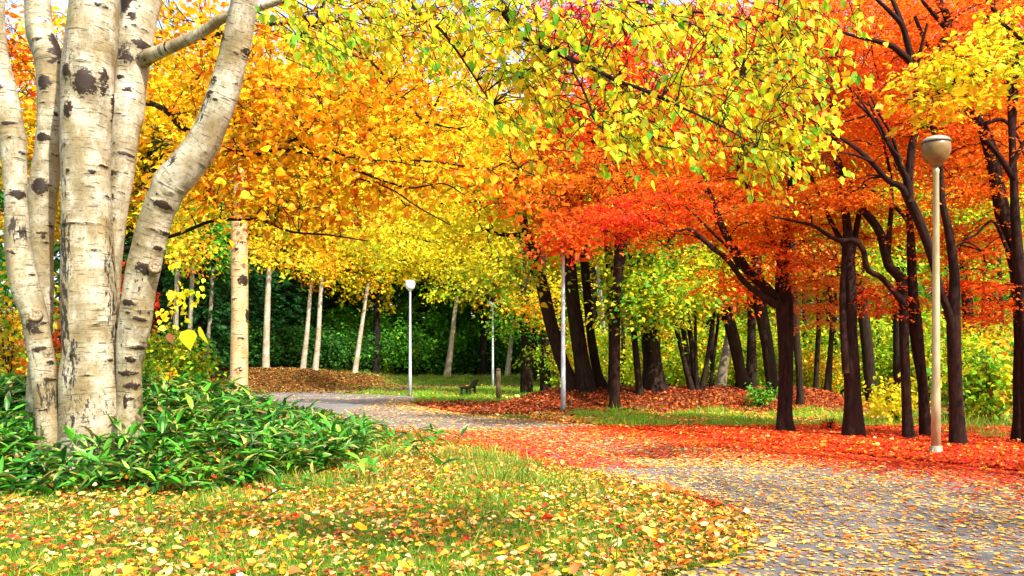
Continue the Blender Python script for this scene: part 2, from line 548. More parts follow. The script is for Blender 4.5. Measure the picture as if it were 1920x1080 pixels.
# pigment palettes (r, g, b, weight)
YEL = (0.86, 0.62, 0.015)
LEM = (0.80, 0.74, 0.03)
AMB = (0.88, 0.42, 0.012)
ORA = (0.88, 0.20, 0.010)
REDO = (0.80, 0.105, 0.012)
RED = (0.72, 0.028, 0.012)
LIM = (0.38, 0.58, 0.02)
GRN = (0.12, 0.42, 0.025)
DGR = (0.045, 0.17, 0.022)
BRN = (0.26, 0.10, 0.03)
CRM = (0.78, 0.56, 0.20)
PAL = {
    'amber': [(*AMB, 5), (*ORA, 1.6), (*YEL, 3), (*LIM, 0.15)],
    'amber_yel': [(*AMB, 3), (*YEL, 4), (*LEM, 1), (*LIM, 0.4)],
    'over': [(*YEL, 4.4), (*LEM, 3.0), (*LIM, 2.8), (*AMB, 2.2), (*GRN, 1.4)],
    'over_green': [(*YEL, 2), (*LEM, 2), (*LIM, 3.5), (*GRN, 2)],
    'yellow': [(*YEL, 3.6), (*LEM, 5), (*LIM, 0.9), (*AMB, 0.4)],
    'lemon': [(*LEM, 3.4), (*LIM, 3), (*YEL, 2), (*GRN, 1.6), (*DGR, 0.9), (*BRN, 0.3)],
    'lime': [(*LIM, 3.6), (*GRN, 3), (*LEM, 2.2), (*YEL, 0.8), (*BRN, 0.4), (*DGR, 1.4)],
    'orange': [(*ORA, 6), (*REDO, 1.8), (*AMB, 1.6)],
    'redorange': [(*REDO, 4), (*ORA, 4.4), (*RED, 1.0)],
    'red': [(*RED, 5), (*REDO, 2.5)],
    'peach': [(*ORA, 3), (*AMB, 3), (0.80, 0.34, 0.10, 2), (*REDO, 1)],
    'green': [(*GRN, 5), (*DGR, 3), (*LIM, 0.8)],
    'dark': [(*DGR, 6), (0.025, 0.10, 0.018, 4), (*GRN, 1.0)],
    'mixed': [(*YEL, 2), (*AMB, 2), (*GRN, 1.6), (*LIM, 2), (*ORA, 1), (*BRN, 0.5)],
}


def pick(pal, n, groups=None, bias=0.55):
    a = np.array(PAL[pal] if isinstance(pal, str) else pal, float)
    p = a[:, 3] / a[:, 3].sum()
    i = rng.choice(len(a), n, p=p)
    if groups is not None:
        gi = rng.choice(len(a), int(groups.max()) + 1, p=p)[groups]
        i = np.where(rng.random(n) < bias, gi, i)
    j = rng.choice(len(a), n, p=p)
    t = rng.uniform(0, 0.45, n)[:, None]
    c = a[i, :3] * (1 - t) + a[j, :3] * t
    c = c * np.exp(rng.normal(0, 0.16, n))[:, None]
    c[:, 1] *= np.exp(rng.normal(0, 0.10, n))
    return np.clip(c, 0.003, 0.93)


def in_ball(n):
    v = unit(rng.normal(size=(n, 3)))
    return v * rng.random(n)[:, None] ** (1 / 2.6)


# ------------------------------------------------------------------ crowns
def grow(tubes, nodes, pads, r0=0.016, r1=0.005, sag=0.12, maxlen=9, seed=0):
    """Connects every pad to the nearest node reached so far: a branching set of twigs."""
    nodes = [np.asarray(n, float) for n in nodes]
    arr = np.array(nodes)
    lev = np.zeros(len(arr))
    d0 = np.min(np.linalg.norm(pads[:, None] - arr[None], axis=2), axis=1)
    for i in np.argsort(d0):
        p = pads[i]
        d = np.linalg.norm(arr - p, axis=1) + lev * 0.25 + np.maximum(0, arr[:, 2] - p[2]) * 0.35
        j = int(np.argmin(d))
        a = arr[j]
        L = np.linalg.norm(p - a)
        if L > maxlen or L < 0.05:
            continue
        m1 = a * 0.62 + p * 0.38 + rng.normal(0, 0.08, 3) * L + np.array([0, 0, sag * L])
        m2 = a * 0.25 + p * 0.75 + rng.normal(0, 0.07, 3) * L + np.array([0, 0, sag * L * 0.7])
        ra = r1 + (r0 - r1) * min(1, L / 1.6) * (0.75 ** lev[j])
        tubes.add([a, m1, m2, p], [ra, ra * 0.8, ra * 0.6, r1 * 0.6], 4, max(0.12, L / 6), cap=False)
        arr = np.vstack([arr, m1, m2, p])
        lev = np.concatenate([lev, [lev[j] + 0.6, lev[j] + 0.8, lev[j] + 1]])


def flat_pads(pads, pal_of, pr, n_each, size, kind, flat=0.16, droop=0.25, tilt=0.55, spurs=None, twr=0.0025):
    """Layered, nearly level sprays of leaves round each pad centre."""
    Pn, G = [], []
    for i, c in enumerate(pads):
        n = max(3, int(n_each * rng.uniform(0.5, 1.5)))
        a = rng.uniform(0, 6.283, n)
        q = pr * rng.uniform(0.7, 1.3) * np.sqrt(rng.random(n))
        el = rng.uniform(0.7, 1.35)
        x = q * np.cos(a) * el
        y = q * np.sin(a) / el
        sl = rng.normal(0, 0.16, 2)
        z = rng.normal(0, flat * pr, n) - droop * q * q / pr + sl[0] * x + sl[1] * y
        Pn.append(c + np.stack([x, y, z], -1))
        G.append(np.full(n, i))
        if spurs is not None:
            for s in range(spurs[1]):
                k = rng.integers(0, n)
                spurs[0].add([c, (c + Pn[-1][k]) / 2 + [0, 0, 0.03], Pn[-1][k]], [twr * 1.6, twr * 1.2, twr * 0.7], 3, 0.5, cap=False)
    pos = np.concatenate(Pn); G = np.concatenate(G)
    n = len(pos)
    out = unit(pos - pads[G] + rng.normal(0, 0.25 * pr, (n, 3)))
    along = unit(out * np.array([1, 1, 0.3]) + rng.normal(0, 0.35, (n, 3)) + np.array([0, 0, -0.25]))
    nrm = unit(np.array([0, 0, 1.0]) + rng.normal(0, tilt, (n, 3)))
    col = np.zeros((n, 3))
    pals = np.array(pal_of)
    for pn in np.unique(pals):
        msk = pals[G] == pn
        if msk.any():
            col[msk] = pick(str(pn), int(msk.sum()), G[msk])
    return pos, along, nrm, size * np.exp(rng.normal(0, 0.22, n)), col


def hang_sprigs(pads, pal_of, length, n_each, size, tubes, lean=(0.45, 0.0, -0.75), spread=0.4):
    """Drooping birch sprigs: a thin twig with leaves hanging along it."""
    Pn, A, G = [], [], []
    for i, c in enumerate(pads):
        d = unit(np.array(lean) + rng.normal(0, spread, 3))
        L = length * rng.uniform(0.6, 1.4)
        e = c + d * L
        mid = (c + e) / 2 + np.array([0.0, 0, 0.05])
        tubes.add([c, mid, e], [0.0034, 0.0026, 0.0014], 3, 0.2, cap=False)
        n = max(3, int(n_each * rng.uniform(0.6, 1.4)))
        t = np.sort(rng.random(n))[:, None]
        p = c * (1 - t) ** 2 + 2 * mid * t * (1 - t) + e * t ** 2
        Pn.append(p + rng.normal(0, 0.025, (n, 3)))
        A.append(unit(d * 0.35 + np.array([0, 0, -0.6]) + rng.normal(0, 0.5, (n, 3))))
        G.append(np.full(n, i))
    pos = np.concatenate(Pn); along = np.concatenate(A); G = np.concatenate(G)
    n = len(pos)
    nrm = unit(rng.normal(0, 1, (n, 3)) + np.array([0.2, -0.9, 0.5]))
    col = np.zeros((n, 3))
    pals = np.array(pal_of)
    for pn in np.unique(pals):
        msk = pals[G] == pn
        if msk.any():
            col[msk] = pick(str(pn), int(msk.sum()), G[msk], 0.3)
    return pos, along, nrm, size * np.exp(rng.normal(0, 0.2, n)), col


def clump_pads(clumps):
    """clumps: (px, py, rx, ry, d, rd, n, palette) -> pad centres and their palettes."""
    C, Pl = [], []
    for (px, py, rx, ry, d, rd, n, pal) in clumps:
        c = P(px, py, d)
        b = in_ball(n) * np.array([rx * d / FPX, rd, ry * d / FPX])
        q = c + b
        q[:, 2] = np.maximum(q[:, 2], height(q[:, 0], q[:, 1]) + 0.25)
        C.append(q); Pl += [pal] * n
    return np.concatenate(C), Pl


def stem_points(st, d):
    """st: [(px, py, r_px)], d: depth or (d0, d1)."""
    d0, d1 = d if isinstance(d, tuple) else (d, d)
    n = len(st)
    pts, rad = [], []
    for i, (px, py, r) in enumerate(st):
        dd = d0 + (d1 - d0) * i / max(1, n - 1)
        pts.append(P(px, py, dd)); rad.append(r * dd / FPX)
    return pts, rad


def to_ground(pts, rad, flare=1.25):
    """Last point is the foot: carry it down into the soil."""
    x, y, z = pts[-1]
    g = hz(x, y)
    pts = list(pts); rad = list(rad)
    if z > g + 0.12:
        k = np.array(pts[-1]) - np.array(pts[-2])
        f = min(1.0, 0.6 * (z - g) / max(0.05, abs(k[2])))
        pts.append(np.array([x + k[0] * f * 0.4, y, g + 0.02])); rad.append(rad[-1] * 1.06)
    else:
        pts[-1] = np.array([x, y, g + 0.02])
    q = pts[-1]
    rad[-1] *= flare
    pts.append(np.array([q[0], q[1], g - 0.15])); rad.append(rad[-1] * 1.12)
    return pts, rad


def tree(name, label, cat, group, stems, bark, clumps=(), pr=0.5, n_each=60, size=0.06, kind='kite', limbs=(), twig_r=(0.018, 0.005),
         seg=14, step=0.10, rough=0.035, flute=0.04, spur=2, flat=0.16, droop=0.25, tilt=0.55, seed=1, up=2.2, hang=None, sag=0.12, flare=1.25, back=0.0, marks=None):
    """stems: [(points, depth)] from the top down to the foot; limbs: [(points, depth)] from thick to thin."""
    built, base = [], None
    for st, d in stems:
        pts, rad = to_ground(*stem_points(st, d), flare)
        built.append((pts, rad))
        if base is None:
            base = np.array([pts[-2][0], pts[-2][1], hz(pts[-2][0], pts[-2][1])])
    root = thing(name, base, label, cat, group)
    nodes = []
    for i, (pts, rad) in enumerate(built):
        tb = Tubes()
        c, _ = tb.add(pts, rad, seg, step, rough, flute, marks, seed=seed * 31 + i)
        tb.build('trunk', bark, root, base)
        nodes += [p for p in c[::3] if p[2] > base[2] + up]
        if i == 0 and not nodes:
            nodes.append(c[0])
    for j, (st, d) in enumerate(limbs):
        pts, rad = stem_points(st, d)
        tb = Tubes()
        c, _ = tb.add(pts, rad, 10, 0.08, 0.05, 0.02, seed=seed * 57 + j)
        tb.build('limb', bark, root, base)
        nodes += list(c[2::3])
    if clumps:
        pads, pals = clump_pads([(a, b, c_, d_, e + back, f, g, h) for (a, b, c_, d_, e, f, g, h) in clumps])
        tw = Tubes()
        grow(tw, nodes, pads, twig_r[0], twig_r[1], sag)
        if hang:
            L = hang_sprigs(pads, pals, hang, n_each, size, tw)
        else:
            L = flat_pads(pads, pals, pr, n_each, size, kind, flat, droop, tilt, (tw, spur))
        crown_object('crown', 'branches', L, kind, tw, root, base)
    return root


# ================================================================== SETTING
# path outlines on the ground (metres)
PL = np.array([(-6, 3.6), (-1.6, 4.5), (.3, 5.2), (1.16, 5.97), (1.9, 6.8), (2.27, 8.0), (2.1, 9.2), (1.3, 11.1), (.4, 13), (-.5, 15.2), (-1.7, 16.9), (-3.2, 19.7), (-4.6, 22.4), (-7.2, 26.5), (-11, 31), (-16, 35), (-24, 38)], float)
PR = np.array([(-8, -5), (0, -5), (4.5, -3), (7.2, -1), (8.4, 2), (8.5, 5), (8.1, 8), (6.9, 11.3), (4.9, 14.4), (3.6, 16.9), (2.2, 19.5), (.9, 21.4), (-.5, 23.1), (-2.0, 25.8), (-3.6, 30.5), (-6.0, 38.5), (-24, 43)], float)
BL = np.array([(-8.5, 39.0), (-6.0, 44.5), (-3.6, 48.0), (2, 49.6), (16, 49)], float)
BR = np.array([(-12, 40.8), (-9.2, 43.6), (-7.0, 47.6), (-3.5, 51.5), (16, 53)], float)


def smooth_curve(p, n):
    return catmull(np.column_stack([p, np.zeros(len(p))]), n)[:, :2]


PLs, PRs = smooth_curve(PL, 150), smooth_curve(PR, 150)


def pair_curve(a, b, n):
    """Both edges sampled by control index so that the pairs stay together."""
    def idx(p):
        out = []
        k = len(p)
        ext = np.vstack([2 * p[0] - p[1], p, 2 * p[-1] - p[-2]])
        for u in np.linspace(0, k - 1, n):
            i = min(int(u), k - 2); t = u - i
            p0, p1, p2, p3 = ext[i], ext[i + 1], ext[i + 2], ext[i + 3]
            out.append(0.5 * (2 * p1 + (-p0 + p2) * t + (2 * p0 - 5 * p1 + 4 * p2 - p3) * t * t + (-p0 + 3 * p1 - 3 * p2 + p3) * t ** 3))
        return np.array(out)
    return idx(a), idx(b)


def in_poly(poly, x, y):
    x = np.asarray(x); y = np.asarray(y)
    ins = np.zeros(x.shape, bool)
    n = len(poly)
    for i in range(n):
        x1, y1 = poly[i]; x2, y2 = poly[(i + 1) % n]
        c = ((y1 > y) != (y2 > y)) & (x < (x2 - x1) * (y - y1) / (y2 - y1 + 1e-12) + x1)
        ins ^= c
    return ins


aL, aR = pair_curve(PL, PR, 120)
bL, bR = pair_curve(BL, BR, 40)
POLY = np.vstack([aL, aR[::-1]])
POLYB = np.vstack([bL, bR[::-1]])


def dist_to(curve, x, y):
    x = np.asarray(x, float); out = np.empty(x.shape)
    for s in range(0, len(x), 20000):
        d = (x[s:s + 20000, None] - curve[None, :, 0]) ** 2 + (y[s:s + 20000, None] - curve[None, :, 1]) ** 2
        out[s:s + 20000] = np.sqrt(d.min(1))
    return out


def litter_density(x, y):
    """0..1 cover by fallen leaves."""
    onp = in_poly(POLY, x, y) | in_poly(POLYB, x, y)
    dR = dist_to(PRs, x, y); dL = dist_to(PLs, x, y)
    d = np.zeros(len(x))
    nz = 0.5 + 0.5 * np.sin(x * 1.7 + 2 * np.sin(y * 0.9)) * np.sin(y * 1.3 + 1.5 * np.sin(x * 0.8))
    # path
    band = np.clip(1 - dR / 2.1, 0, 1) * ((y > 8) & (y < 21.3))
    gap = ((y > 18.5 + 0.8 * x) & (y > 18)).astype(float)
    d = np.where(onp, 0.24 + 0.16 * nz + 0.9 * band, d)
    d = np.where(onp & (y > 5) & (y < 18), np.maximum(d, 0.55 * np.clip(1 - dL / 1.1, 0, 1)), d)
    d = np.where(onp & (y > 12.0) & (y < 18.4), np.maximum(d, 0.36 + 0.25 * nz), d)
    far = onp & (y > 19.2) & (y < 24)
    d = np.where(far, 0.10 + 0.9 * np.clip(1 - dR / 0.6, 0, 1), d)
    d = np.where(onp & (y >= 24), 0.10 + 0.5 * np.clip(1 - dR / 1.2, 0, 1) * (y < 34), d)
    # verge on the left
    left = ~onp & (x < 3) & (y < 20)
    edge = np.clip(1 - dL / 1.3, 0, 1)
    d = np.where(left, 0.17 + 0.16 * nz + 0.20 * edge - 0.10 * np.clip((y - 8) / 5, 0, 1), d)
    d = np.where(left & (y > 10.5) & (dL > 0.8), 0.20 + 0.12 * nz, d)
    # under the maples
    right = ~onp & (x > 0.5) & (y < 19.4) & (dR < dL)
    d = np.where(right, 1.0, d)
    strip = ~onp & (x > 0.5) & (y >= 19.4) & (y < 24.6)
    d = np.where(strip, 0.10 + 0.22 * nz + 0.6 * np.clip(1 - dR / 0.7, 0, 1) + 0.5 * np.clip((y - 23.6) / 1.0, 0, 1), d)
    berm = ~onp & (x > -4.5) & (y >= 24.4) & (y < 31)
    d = np.where(berm, 0.95 * np.clip((x + 4.2) / 2, 0.3, 1), d)
    bank = ~onp & (x < -6) & (y >= 40)
    d = np.where(bank, 0.75 * S((-5 - x) / 5), d)
    lawn = ~onp & (d == 0)
    d = np.where(lawn, 0.07, d)
    return np.clip(d, 0, 1.05)


def build_ground():
    xs = np.concatenate([np.linspace(-420, -60, 19)[:-1], np.linspace(-60, -16, 30)[:-1], np.arange(-16, 16, 0.25), np.linspace(16, 60, 30)[1:], np.linspace(60, 420, 19)[1:]])
    ys = np.concatenate([np.linspace(-200, -8, 12)[:-1], np.arange(-8, 34, 0.25), np.arange(34, 70, 0.5), np.linspace(70, 130, 20)[1:], np.linspace(130, 700, 14)[1:]])
    X, Y = np.meshgrid(xs, ys)
    Z = height(X, Y)
    near = (np.abs(X) < 16) & (Y < 34)
    onp = in_poly(POLY, X.ravel(), Y.ravel()).reshape(X.shape)
    Z = Z + np.where(near & ~onp & (Y > 24) & (Y < 31), 0.05 * np.sin(X * 1.9 + 2 * np.sin(Y * 1.1)) * np.sin(Y * 1.7 + X * .6), 0)
    Z = Z + np.where(near & ~onp, 0.012 * np.sin(X * 5.1 + 1.3 * np.sin(Y * 3)) * np.sin(Y * 4.3), 0) - 0.02 * onp
    dn = litter_density(X.ravel(), Y.ravel())
    far = np.hypot(X, Y).ravel() > 70
    dn = np.where(far, 0.35, dn)
    ny, nx = X.shape
    idx = np.arange(nx * ny).reshape(ny, nx)
    q = np.stack([idx[:-1, :-1], idx[:-1, 1:], idx[1:, 1:], idx[1:, :-1]], -1).reshape(-1, 4)
    me = raw_mesh('ground', np.stack([X, Y, Z], -1).reshape(-1, 3), None, [('litter', 'F', dn)], True, q)
    o = link('ground', me, GROUND)
    tag(o, kind='structure')


def build_path(name, L, R, lift, nx=24):
    n = len(L)
    t = np.linspace(0, 1, nx)[None, :, None]
    X = L[:, None, :] * (1 - t) + R[:, None, :] * t
    Z = height(X[..., 0], X[..., 1]) + lift
    V = np.concatenate([X, Z[..., None]], -1).reshape(-1, 3)
    idx = np.arange(n * nx).reshape(n, nx)
    q = np.stack([idx[:-1, :-1], idx[:-1, 1:], idx[1:, 1:], idx[1:, :-1]], -1).reshape(-1, 4)
    q = q[:, ::-1]
    o = link(name, raw_mesh(name, V, None, (), True, q), ASPHALT)
    tag(o, kind='structure')


build_ground()
build_path('path', aL, aR, 0.008)
build_path('side_path', bL, bR, 0.013)


# ------------------------------------------------------------------ fallen leaves
SASA_POLY = np.array([(-9.0, 9.2), (-5.2, 9.3), (-3.35, 9.6), (-2.55, 10.6), (-2.1, 12.2), (-2.35, 14.2), (-2.9, 16.5), (-4.4, 19.8), (-6.5, 22), (-9.5, 22), (-11, 17)], float)


def scatter_litter():
    zones = [  # x0, x1, y0, y1, tries per m2, size
        (-5.5, 9.5, 3.6, 12, 1150, 0.040),
        (-6, 11, 12, 19.4, 1250, 0.046),
        (-5, 13, 19.4, 31, 760, 0.058),
        (-14, 8, 31, 44, 110, 0.085),
        (-24, -3, 40, 52, 420, 0.065),
        (-10, 10, 48, 54, 120, 0.085),
    ]
    A, SZ, CC, KK = [], [], [], []
    for (x0, x1, y0, y1, dens, sz) in zones:
        n = int((x1 - x0) * (y1 - y0) * dens)
        x = rng.uniform(x0, x1, n); y = rng.uniform(y0, y1, n)
        vis = np.abs(x) < 0.64 * y + 1.2
        dn = litter_density(x, y)
        keep = vis & (rng.random(n) < dn)
        x, y, dn = x[keep], y[keep], dn[keep]
        n = len(x)
        onp = in_poly(POLY, x, y)
        dR = dist_to(PRs, x, y); dL = dist_to(PLs, x, y)
        redw = np.where(onp, np.clip(1.2 - dR / 2.3, 0, 1), 0.95) * ((y > 8.5) & (y < 19.6) & (x > 0.2 - 0.25 * (y - 16)))
        redw = np.where((y > 11.8) & (y < 17.8) & (dL < 1.0) & onp, 0.75, redw)
        redw = np.where((y > 12.0) & (y < 18.0) & (dL < 0.45), 0.85, redw)
        redw = np.where(onp & (y > 13) & (y < 18.3), np.maximum(redw, 0.55), redw)
        redw = np.where(~onp & (x < 2.6) & (y < 19), np.where(dL < 0.45, redw, 0.1), redw)
        bermw = (~onp) & (x > -4.5) & (y > 24.2) & (y < 31.5)
        bankw = (x < -3) & (y > 38)
        pale = [(*CRM, 4.5), (0.74, 0.46, 0.13, 3), (*AMB, 1.8), (*ORA, 1.3), (*BRN, 2.2), (*YEL, 0.8), (*RED, 0.6)]
        verge = [(*CRM, 2.4), (0.72, 0.36, 0.08, 3.2), (*AMB, 2.4), (*ORA, 3.0), (*BRN, 2.4), (*YEL, 1.0), (*RED, 1.0), (0.82, 0.66, 0.34, 1.0), (0.14, 0.05, 0.02, 1.4)]
        reds = [(*RED, 7), (*REDO, 4), (*ORA, 1.0), (0.32, 0.015, 0.010, 2.2), (*AMB, 0.4)]
        berm = [(*REDO, 1.6), (0.32, 0.05, 0.02, 4), (*ORA, 1.4), (0.18, 0.06, 0.02, 3.4), (0.55, 0.20, 0.07, 2), (0.10, 0.02, 0.012, 3)]  # brown-red leaves, darkened to carry the shade on the rise
        bank = [(0.24, 0.10, 0.022, 4), (0.15, 0.065, 0.018, 4), (0.55, 0.18, 0.02, 0.6), (0.42, 0.27, 0.07, 2.2), (0.07, 0.03, 0.01, 2), (0.12, 0.16, 0.02, 1.2)]
        c = np.where(onp[:, None], pick(pale, n), pick(verge, n))
        isred = rng.random(n) < redw
        c = np.where(isred[:, None], pick(reds, n), c)
        c = np.where(bermw[:, None], pick(berm, n), c)
        c = np.where(bankw[:, None], pick(bank, n), c)
        z = height(x, y) + np.where(onp, 0.012, 0.02) + rng.uniform(0, 0.02, n) * dn + np.where(onp, 0, rng.uniform(0, 0.035, n))
        A.append(np.stack([x, y, z], -1)); CC.append(c)
        SZ.append(sz * np.exp(rng.normal(0, 0.32, n)) * np.where(~onp & (y < 12), 1.12, 1.0)); KK.append(np.where(onp, np.where(isred, 0.16, 0.07), 0.32))
    m = 1500
    x = rng.uniform(-9, -2, m); y = rng.uniform(9.2, 20, m)
    k_ = in_poly(SASA_POLY, x, y)
    x, y = x[k_], y[k_]
    m = len(x)
    A.append(np.stack([x, y, height(x, y) + rng.uniform(.18, .42, m) * np.clip((y - 8.7) / 1.5, .3, 1)], -1)); CC.append(pick(verge, m)); SZ.append(rng.uniform(.04, .075, m)); KK.append(np.full(m, .5))
    A = np.concatenate(A); CC = np.concatenate(CC); SZ = np.concatenate(SZ); KK = np.concatenate(KK)
    n = len(A)
    yaw = rng.uniform(0, 6.283, n)
    along = np.stack([np.cos(yaw), np.sin(yaw), rng.normal(0, 1, n) * KK * .6], -1)
    nrm = unit(np.array([0, 0, 1.0]) + rng.normal(0, 1, (n, 3)) * KK[:, None])
    cup = np.where(KK > .3, 1.0, np.where(KK > .1, .6, .3))
    isred = (CC[:, 0] > .25) & (CC[:, 1] < .13)
    u = rng.random(n)
    shape = np.where(isred & (u < .75), 2, np.where(u < .45, 0, np.where(u < .85, 1, 2)))
    Vs, Fs, Cs, off = [], [], [], 0
    for k, nm in enumerate(('curl', 'birch', 'star')):
        m = shape == k
        if not m.any():
            continue
        V, F, C = leaf_arrays(A[m], along[m], nrm[m], SZ[m] * (1.0, 1.05, 1.15)[k], CC[m], nm, cupk=cup[m] * (1.0, 1.8, 1.6)[k])
        Vs.append(V); Fs.append(F + off); Cs.append(C); off += len(V)
    o = link('fallen_leaves', raw_mesh('fallen_leaves', np.vstack(Vs), np.vstack(Fs), [('col', 'COLOR', np.vstack(Cs))]), DRY)
    tag(o, kind='stuff')


def scatter_grass():
    zones = [  # x0,x1,y0,y1,per m2,size
        (-5.8, 2.6, 3.6, 10, 4800, 0.058),
        (-4.6, 1.4, 10, 17, 2000, 0.105),
        (1.6, 12.5, 19.0, 25.2, 1100, 0.11),
        (-9, 7, 30, 49, 220, 0.11),
        (-12, 9, 53, 63, 110, 0.16),
        (9, 16, 16, 24, 300, 0.2),
    ]
    A, SZ, CC = [], [], []
    for (x0, x1, y0, y1, dens, sz) in zones:
        n = int((x1 - x0) * (y1 - y0) * dens)
        x = rng.uniform(x0, x1, n); y = rng.uniform(y0, y1, n)
        onp = in_poly(POLY, x, y) | in_poly(POLYB, x, y)
        patch = 0.5 + 0.5 * np.sin(x * 2.3 + 1.4 * np.sin(y * 1.9)) * np.cos(y * 1.8 + np.sin(x * 2.2))
        patch2 = 0.5 + 0.5 * np.sin(x * 6.1 + y * 2.0) * np.cos(y * 5.2 - x)
        dL = dist_to(PLs, x, y)
        p = np.clip(0.25 + 0.9 * patch * (0.5 + 0.7 * patch2), 0, 1)
        p *= np.where(y < 12, np.clip((dL - 0.15) / 1.2, 0.28, 1), np.clip((dL - 0.1) / 0.5, 0, 1))
        p *= np.where((y > 18) & (y < 25), np.clip(1.4 * (0.3 + patch), 0, 1), 1)
        vis = np.abs(x) < 0.63 * y + 0.6
        keep = ~onp & vis & (rng.random(n) < p)
        x, y, patch = x[keep], y[keep], patch[keep]
        n = len(x)
        if sz < 0.1:
            pal = [(0.12, 0.30, 0.015, 4), (0.24, 0.36, 0.025, 3), (0.05, 0.18, 0.012, 3.5), (0.44, 0.34, 0.06, 1.6)]
        elif sz == 0.11:
            pal = [(0.16, 0.46, 0.02, 4), (0.34, 0.50, 0.03, 4), (0.07, 0.28, 0.02, 2)]
        else:
            pal = [(0.13, 0.32, 0.02, 4), (0.28, 0.36, 0.03, 3), (0.05, 0.19, 0.015, 3.2), (0.50, 0.38, 0.09, 2.0), (0.42, 0.20, 0.04, 0.9)]
        c = pick(pal, n)
        A.append(np.stack([x, y, height(x, y) - 0.005], -1)); CC.append(c)
        SZ.append(sz * np.exp(rng.normal(0, 0.35, n)) * (0.6 + 0.7 * patch))
    A = np.concatenate(A); CC = np.concatenate(CC); SZ = np.concatenate(SZ)
    n = len(A)
    along = unit(np.array([0, 0, 1.0]) + rng.normal(0, 0.5, (n, 3)) * np.array([1, 1, 0.2]))
    nrm = unit(rng.normal(0, 1, (n, 3)) * np.array([1, 1, 0.1]))
    o = link('grass', leaves_mesh('grass', A, along, nrm, SZ, CC, 'blade'), BLADE)
    tag(o, kind='stuff')


def scatter_sasa():
    x = rng.uniform(-10, -2, 5200); y = rng.uniform(9.0, 22, 5200)
    keep = in_poly(SASA_POLY, x, y) & (np.abs(x) < 0.62 * y + 0.5)
    keep &= np.hypot(x + 5.45, y - 11.0) > 0.42
    keep &= (rng.random(5200) < np.where(y < 14.5, 1.0, 0.62))
    x, y = x[keep], y[keep]
    # a few strays in the grass
    sx = rng.uniform(-3.4, -1.0, 60); sy = rng.uniform(9.6, 16.5, 60)
    ok = ~in_poly(POLY, sx, sy) & (dist_to(PLs, sx, sy) > 0.25)
    x = np.concatenate([x, sx[ok]]); y = np.concatenate([y, sy[ok]])
    A, D, NN, SZ, G = [], [], [], [], []
    for i in range(len(x)):
        g = hz(x[i], y[i])
        edge = min(1.0, max(0.35, (y[i] - 8.9) / 1.6)) * (0.72 if y[i] > 14.5 else 1.0)
        H = rng.uniform(0.18, 0.54) * edge
        top = np.array([x[i] + rng.normal(0, 0.07), y[i] + rng.normal(0, 0.07), g + H])
        n = rng.integers(4, 8)
        a0 = rng.uniform(0, 6.28)
        for k in range(n):
            a = a0 + k * 2.4 + rng.normal(0, 0.3)
            elev = rng.uniform(-0.25, 0.5) if k else rng.uniform(0.3, 1.1)
            A.append(top - np.array([0, 0, rng.uniform(0, 0.10)]))
            D.append((math.cos(a) * math.cos(elev), math.sin(a) * math.cos(elev), math.sin(elev)))
            NN.append((-math.cos(a) * math.sin(elev) + rng.normal(0, .3), -math.sin(a) * math.sin(elev) + rng.normal(0, .3), math.cos(elev)))
            SZ.append(rng.uniform(0.17, 0.36)); G.append(i)
    A, D, NN, SZ = np.array(A), np.array(D), np.array(NN), np.array(SZ)
    n = len(A)
    pal = [(0.035, 0.20, 0.012, 4), (0.075, 0.32, 0.016, 3.4), (0.010, 0.070, 0.010, 4), (0.22, 0.42, 0.03, 1.6), (0.50, 0.38, 0.10, 0.36), (0.42, 0.20, 0.06, 0.25)]
    c = pick(pal, n, np.array(G), 0.3)
    ec = np.array([0.40, 0.42, 0.16])
    o = link('bamboo_grass', leaves_mesh('bamboo_grass', A, D, NN, SZ, c, 'lance', (ec, rng.random(n) < 0.30, np.array([3, 4, 5]))), SASA)
    tag(o, kind='stuff')


scatter_litter()
scatter_grass()
scatter_sasa()

